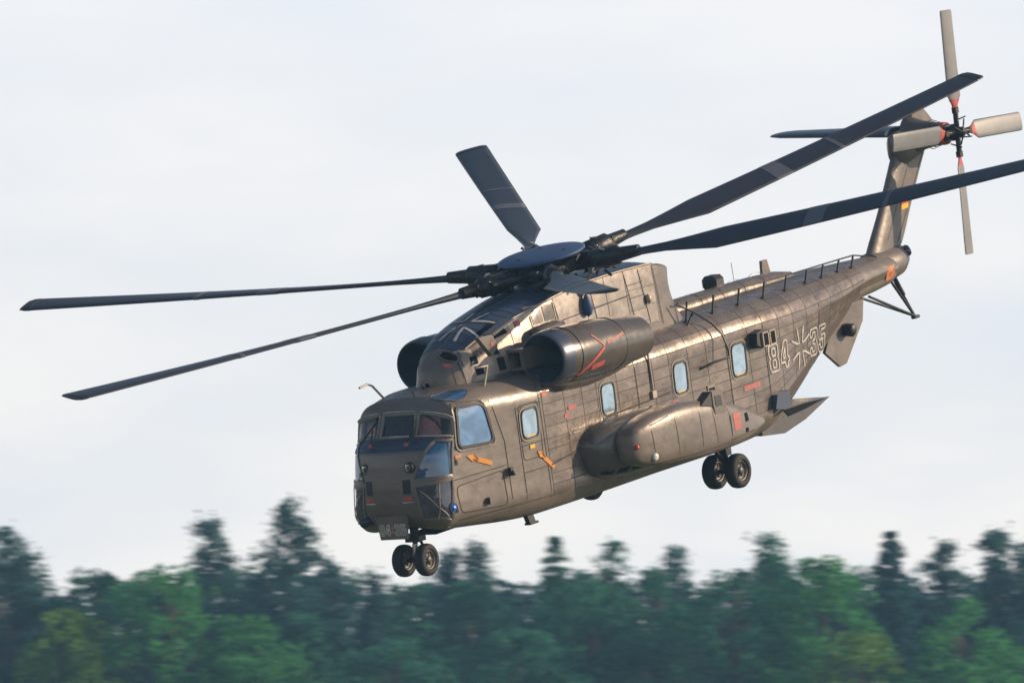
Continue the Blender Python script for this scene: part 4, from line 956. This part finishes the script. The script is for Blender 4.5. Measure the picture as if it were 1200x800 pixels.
def leaves(name, C, S, m, parent, flat=1.0):
    # C centres (n,3), S sizes (n,): one tilted quad per tuft
    n = len(C); a = rng.normal(size=(n, 3)); a[:, 2] *= .5; a /= np.linalg.norm(a, axis=1)[:, None]; b = rng.normal(size=(n, 3)); b -= (b * a).sum(1)[:, None] * a; b /= np.linalg.norm(b, axis=1)[:, None]
    s = S[:, None]; V = np.stack([C + a * s * 1.3, C + b * s * .8, C - a * s * 1.3, C - b * s * .8], 1).reshape(-1, 3)
    me = bpy.data.meshes.new(name); me.vertices.add(4 * n); me.vertices.foreach_set('co', V.astype(np.float32).ravel()); me.loops.add(4 * n); me.loops.foreach_set('vertex_index', np.arange(4 * n, dtype=np.int32))
    me.polygons.add(n); me.polygons.foreach_set('loop_start', np.arange(0, 4 * n, 4, dtype=np.int32)); me.polygons.foreach_set('loop_total', np.full(n, 4, dtype=np.int32)); me.update(calc_edges=True)
    return link(name, me, m, parent)
def clumps(P, R, per, flat):
    out_ = []
    for p, r in zip(P, R):
        k = max(6, int(per * r ** 2)); q = rng.normal(size=(k, 3)); q /= np.linalg.norm(q, axis=1)[:, None]; q *= (rng.uniform(.35, 1, size=(k, 1)) ** .6) * r; q[:, 2] *= flat; out_.append(p + q)
    return np.concatenate(out_)
def tree(name, kind, x, y, h, w, label, cat='tree', group=None, low=None, foliage=None, dens=1.0):
    t = bpy.data.objects.new(name, None); COL.objects.link(t); t.location = (x, y, 0); t['label'] = label; t['category'] = cat
    if group: t['group'] = group
    lean = random.uniform(-.02, .02); bend = lambda z: lean * z + .15 * sin(z * .35 + x)
    tk = MB(); tk.tube([(bend(z), 0, z) for z in np.linspace(0, h * .97, 12)], [max(.26 * (1 - (i / 11)) ** .8 * h / 20 + .03, .03) for i in range(12)], 8)
    P = []; R = []; low = low if low is not None else h * .35
    if kind == 'pine':
        z = h - .2; 
        while z > low:
            f = (h - z) / (h - low); rad = 1.4 * w * (.10 + .95 * math.sin(min(f * 1.5, 1.25) * 1.25)) * random.uniform(.55, 1.1)
            for k in range(random.randint(2, 4)):
                a = random.uniform(0, 2 * pi); r = rad * random.uniform(.55, 1.); zz_ = z + random.uniform(-.3, .4)
                e = Vector((bend(z) + r * cos(a), r * sin(a), zz_ + r * .15)); st_ = Vector((bend(z), 0, zz_ - r * .25))
                tk.tube([st_, (st_ + e) / 2 + Vector((0, 0, .08)), e], [.06, .04, .015], 4)
                for q in range(int(2 + r * 1.5)):
                    tq = random.uniform(.45, 1.08); P.append(tuple(st_.lerp(e, tq) + Vector((random.uniform(-.35, .35), random.uniform(-.35, .35), random.uniform(.0, .4))))); R.append(random.uniform(.35, .75))
            z -= random.uniform(.32, .6)
        P.append((bend(h), 0, h - .25)); R.append(.35)
        C = clumps(P, R, 85 * dens, .5); E_ = clumps(P, [r * 1.7 for r in R], 7 * dens, .7); C = np.concatenate([C, E_]); S = rng.uniform(.05, .14, len(C))
    elif kind == 'spruce':
        z = h
        while z > low:
            f = (h - z) / (h - low); rad = w * (.06 + .94 * f ** .7) * random.uniform(.8, 1.08)
            nb = 5 + int(4 * f)
            for k in range(nb):
                a = 2 * pi * k / nb + random.uniform(-.4, .4); r = rad * random.uniform(.7, 1.1)
                st_ = Vector((bend(z), 0, z)); e = Vector((bend(z) + r * cos(a), r * sin(a), z - r * .28)); tk.tube([st_, e], [.04, .012], 3)
                for q in range(int(2 + r * 2.2)):
                    tq = random.uniform(.2, 1.05); P.append(tuple(st_.lerp(e, tq) + Vector((0, 0, random.uniform(-.15, .1))))); R.append(random.uniform(.22, .48))
            z -= random.uniform(.35, .6)
        C = clumps(P, R, 110 * dens, .55); S = rng.uniform(.05, .13, len(C))
    else:
        cz = (h + low) / 2; hh = (h - low) / 2; nb = int(44 + 20 * w)
        for k in range(nb):
            a = random.uniform(0, 2 * pi); u = random.uniform(-.95, 1.03); rr_ = sqrt(max(1 - u * u, .03)) * w * random.uniform(.5, 1.18) * (1.0 if u < .3 else .93)
            p = Vector((bend(cz) + rr_ * cos(a), rr_ * sin(a), cz + u * hh)); P.append(tuple(p)); R.append(random.uniform(.3, 1.15))
            if k % 3 == 0: tk.tube([(bend(low), 0, max(low * .8, p.z - rr_ - 1)), tuple((p + Vector((bend(cz), 0, p.z - rr_ * .4))) / 2), tuple(p)], [.10, .06, .02], 4)
        P.append((bend(h), 0, h - .5)); R.append(.6)
        C = clumps(P, R, 80 * dens, .75); S = rng.uniform(.07, .17, len(C))
    tk.build('trunk', BARK if kind == 'pine' else BARKD, t, fix=False)
    leaves('crown', C, S, LM[foliage or ('pine' if kind == 'pine' else 'spruce' if kind == 'spruce' else 'leaf')], t)
    return t
def place(px, topy, Y):      # photo column (0..1200) and height of the top (0..800) at distance Y
    e = radians(PITCH); u = (px - 600) / FPX; v = (topy - 400) / FPX
    k = Y / (cos(e) + v * sin(e)); return u * k, 1.7 + k * (sin(e) - v * cos(e))
TREES = [
 ('pine_tree', 'pine', 342, 598, 600, 4.3, 'tallest pine of the treeline, left of the nose wheel', None, 1.35),
 ('pine_tree', 'pine', 246, 621, 604, 3.0, 'narrow ragged pine just left of the tallest pine', None, 1.1),
 ('pine_tree', 'pine', 10, 632, 600, 4.2, 'broad pine at the left edge of the picture', None, 1.4),
 ('spruce_tree', 'spruce', 660, 633, 603, 3.4, 'dark pointed spruce below the helicopter belly', 'mid', 1.2),
 ('pine_tree', 'pine', 566, 645, 612, 1.9, 'thin wispy pine top standing clear right of the nose wheel', None, .9),
 ('pine_tree', 'pine', 716, 645, 606, 2.4, 'loose pine with sky showing through, right of the dark pointed spruce', 'mid', 1.0),
 ('pine_tree', 'pine', 792, 648, 612, 1.7, 'faint slender pine top below the sponson', None, .8),
 ('pine_tree', 'pine', 912, 637, 604, 3.0, 'open crowned pine rising behind the bright green tree right of centre', 'mid', 1.1),
 ('spruce_tree', 'spruce', 1036, 626, 598, 3.3, 'dark blocky spruce standing tallest at the right', None, 1.5),
 ('pine_tree', 'pine', 1112, 642, 606, 2.4, 'ragged pine between the dark blocky spruce and the right edge', None, 1.0),
 ('pine_tree', 'pine', 1168, 630, 602, 2.3, 'pine with a thin spiky top near the right edge', None, 1.2),
 ('pine_tree', 'pine', 1204, 640, 600, 2.6, 'pine cut off by the right edge of the picture', None, 1.3),
 ('pine_tree', 'pine', 436, 680, 608, 1.8, 'small low pine in the gap left of the nose wheel', None, 1.0),
 ('pine_tree', 'pine', 520, 655, 612, 1.8, 'small pine top directly behind the nose wheels', None, 1.0),
 ('pine_tree', 'pine', 380, 665, 606, 2.6, 'leaning pine on the right flank of the tallest pine', None, 1.2),
 ('broadleaf_tree', 'leaf', 205, 668, 588, 4.2, 'bright green rounded broadleaf tree at the lower left', 'leaf', 1.5),
 ('broadleaf_tree', 'leaf', 955, 668, 590, 3.9, 'bright green broadleaf tree beneath the right main wheels', 'leaf', 1.5),
 ('broadleaf_tree', 'leaf', 858, 674, 592, 4.4, 'dull green broadleaf tree left of the bright one at right', 'mid', 1.5),
 ('broadleaf_tree', 'leaf', 1130, 716, 588, 3.5, 'low rounded broadleaf tree in front of the right pines', 'leaf', 1.4),
 ('broadleaf_tree', 'leaf', 72, 722, 586, 3.1, 'low yellow-green broadleaf tree at the bottom left', 'pale', 1.4),
 ('broadleaf_tree', 'leaf', 466, 756, 586, 4.2, 'low green crown at the bottom, below the nose wheel', 'mid', 1.3),
 ('broadleaf_tree', 'leaf', 612, 745, 588, 4.0, 'low green crown at the bottom centre', 'mid', 1.3),
 ('broadleaf_tree', 'leaf', 296, 736, 588, 3.0, 'small green crown in front of the tallest pine', 'leaf', 1.3),
 ('broadleaf_tree', 'leaf', 118, 682, 600, 4.0, 'dark broadleaf tree between the left edge pine and the bright green one', 'mid', 1.4),
 ('broadleaf_tree', 'leaf', 772, 676, 598, 4.6, 'dark green crown below the middle of the sponson', 'mid', 1.5),
 ('broadleaf_tree', 'leaf', 690, 688, 596, 4.4, 'deep green crown in front of the dark pointed spruce', 'mid', 1.5),
 ('broadleaf_tree', 'leaf', 1010, 745, 584, 2.4, 'pale green bush-like crown at the foot of the dark blocky spruce', 'pale', 1.2),
 ('broadleaf_tree', 'leaf', 548, 694, 604, 4.2, 'dark crown filling the gap below the wispy pine top', 'mid', 1.4),
 ('spruce_tree', 'spruce', 430, 722, 600, 3.0, 'dull spruce low in the gap left of the nose wheel', None, 1.4),
 ('broadleaf_tree', 'leaf', 355, 735, 596, 2.6, 'shaded crown right of the tallest pine trunk', 'mid', 1.2),
 ('spruce_tree', 'spruce', 1085, 705, 604, 2.8, 'dark low spruce right of the blocky spruce', None, 1.4),
 ('spruce_tree', 'spruce', 30, 700, 608, 3.2, 'shaded spruce behind the yellow-green crown at left', None, 1.4),
 ('spruce_tree', 'spruce', 1180, 715, 596, 3.0, 'shaded spruce in the bottom right corner', None, 1.4),
]
for nm, kd, px, ty, Y, w, lab, fol, dn in TREES:
    x, h = place(px, ty, Y); tree(nm, kd, x, Y, h, w, lab, foliage=fol, dens=dn, low=(h * .38 if kd == 'pine' else 8.0), group='trees of the forest edge')
# farther rows of the same wood, reading as one dark mass between the trunks
SHORT = ['the tallest pine', 'the narrow ragged pine', 'the left edge pine', 'the dark pointed spruce', 'the wispy pine top', 'the loose pine', 'the faint slender pine', 'the open crowned pine', 'the dark blocky spruce',
         'the ragged right pine', 'the thin spiky pine', 'the right edge pine', 'the small gap pine', 'the pine behind the nose wheels', 'the leaning pine', 'the bright lower left tree', 'the bright right tree', 'the dull green tree', 'the low rounded tree',
         'the yellow-green tree', 'the crown under the nose wheel', 'the bottom centre crown', 'the small green crown', 'the dark left broadleaf', 'the crown under the sponson', 'the deep green crown', 'the pale green crown', 'the dark gap crown',
         'the dull gap spruce', 'the shaded crown', 'the low right spruce', 'the shaded left spruce', 'the corner spruce']
k = 0; used = set()
for row, (Y, ty, stp, rn) in enumerate(((618, 688, 62, 'second'), (628, 682, 62, 'third'), (640, 690, 62, 'rearmost'))):
    px = -60 + row * 22
    while px < 1270:
        x, h = place(px, ty + random.uniform(-16, 22), Y); kd = 'leaf' if k % 2 else 'spruce'
        for j in sorted(range(len(TREES)), key=lambda j: abs(TREES[j][2] - px)):
            lb = 'dark %s in %s row, %s of %s' % ('broadleaf' if k % 2 else 'spruce', rn, 'right' if px > TREES[j][2] else 'left', SHORT[j])
            if lb not in used: break
        used.add(lb)
        tree('forest_tree', kd, x, Y, h, 4.0, lb, foliage='mid' if k % 3 == 0 else 'spruce', dens=.9, low=8, group='dark trees deep in the wood')
        k += 1; px += stp
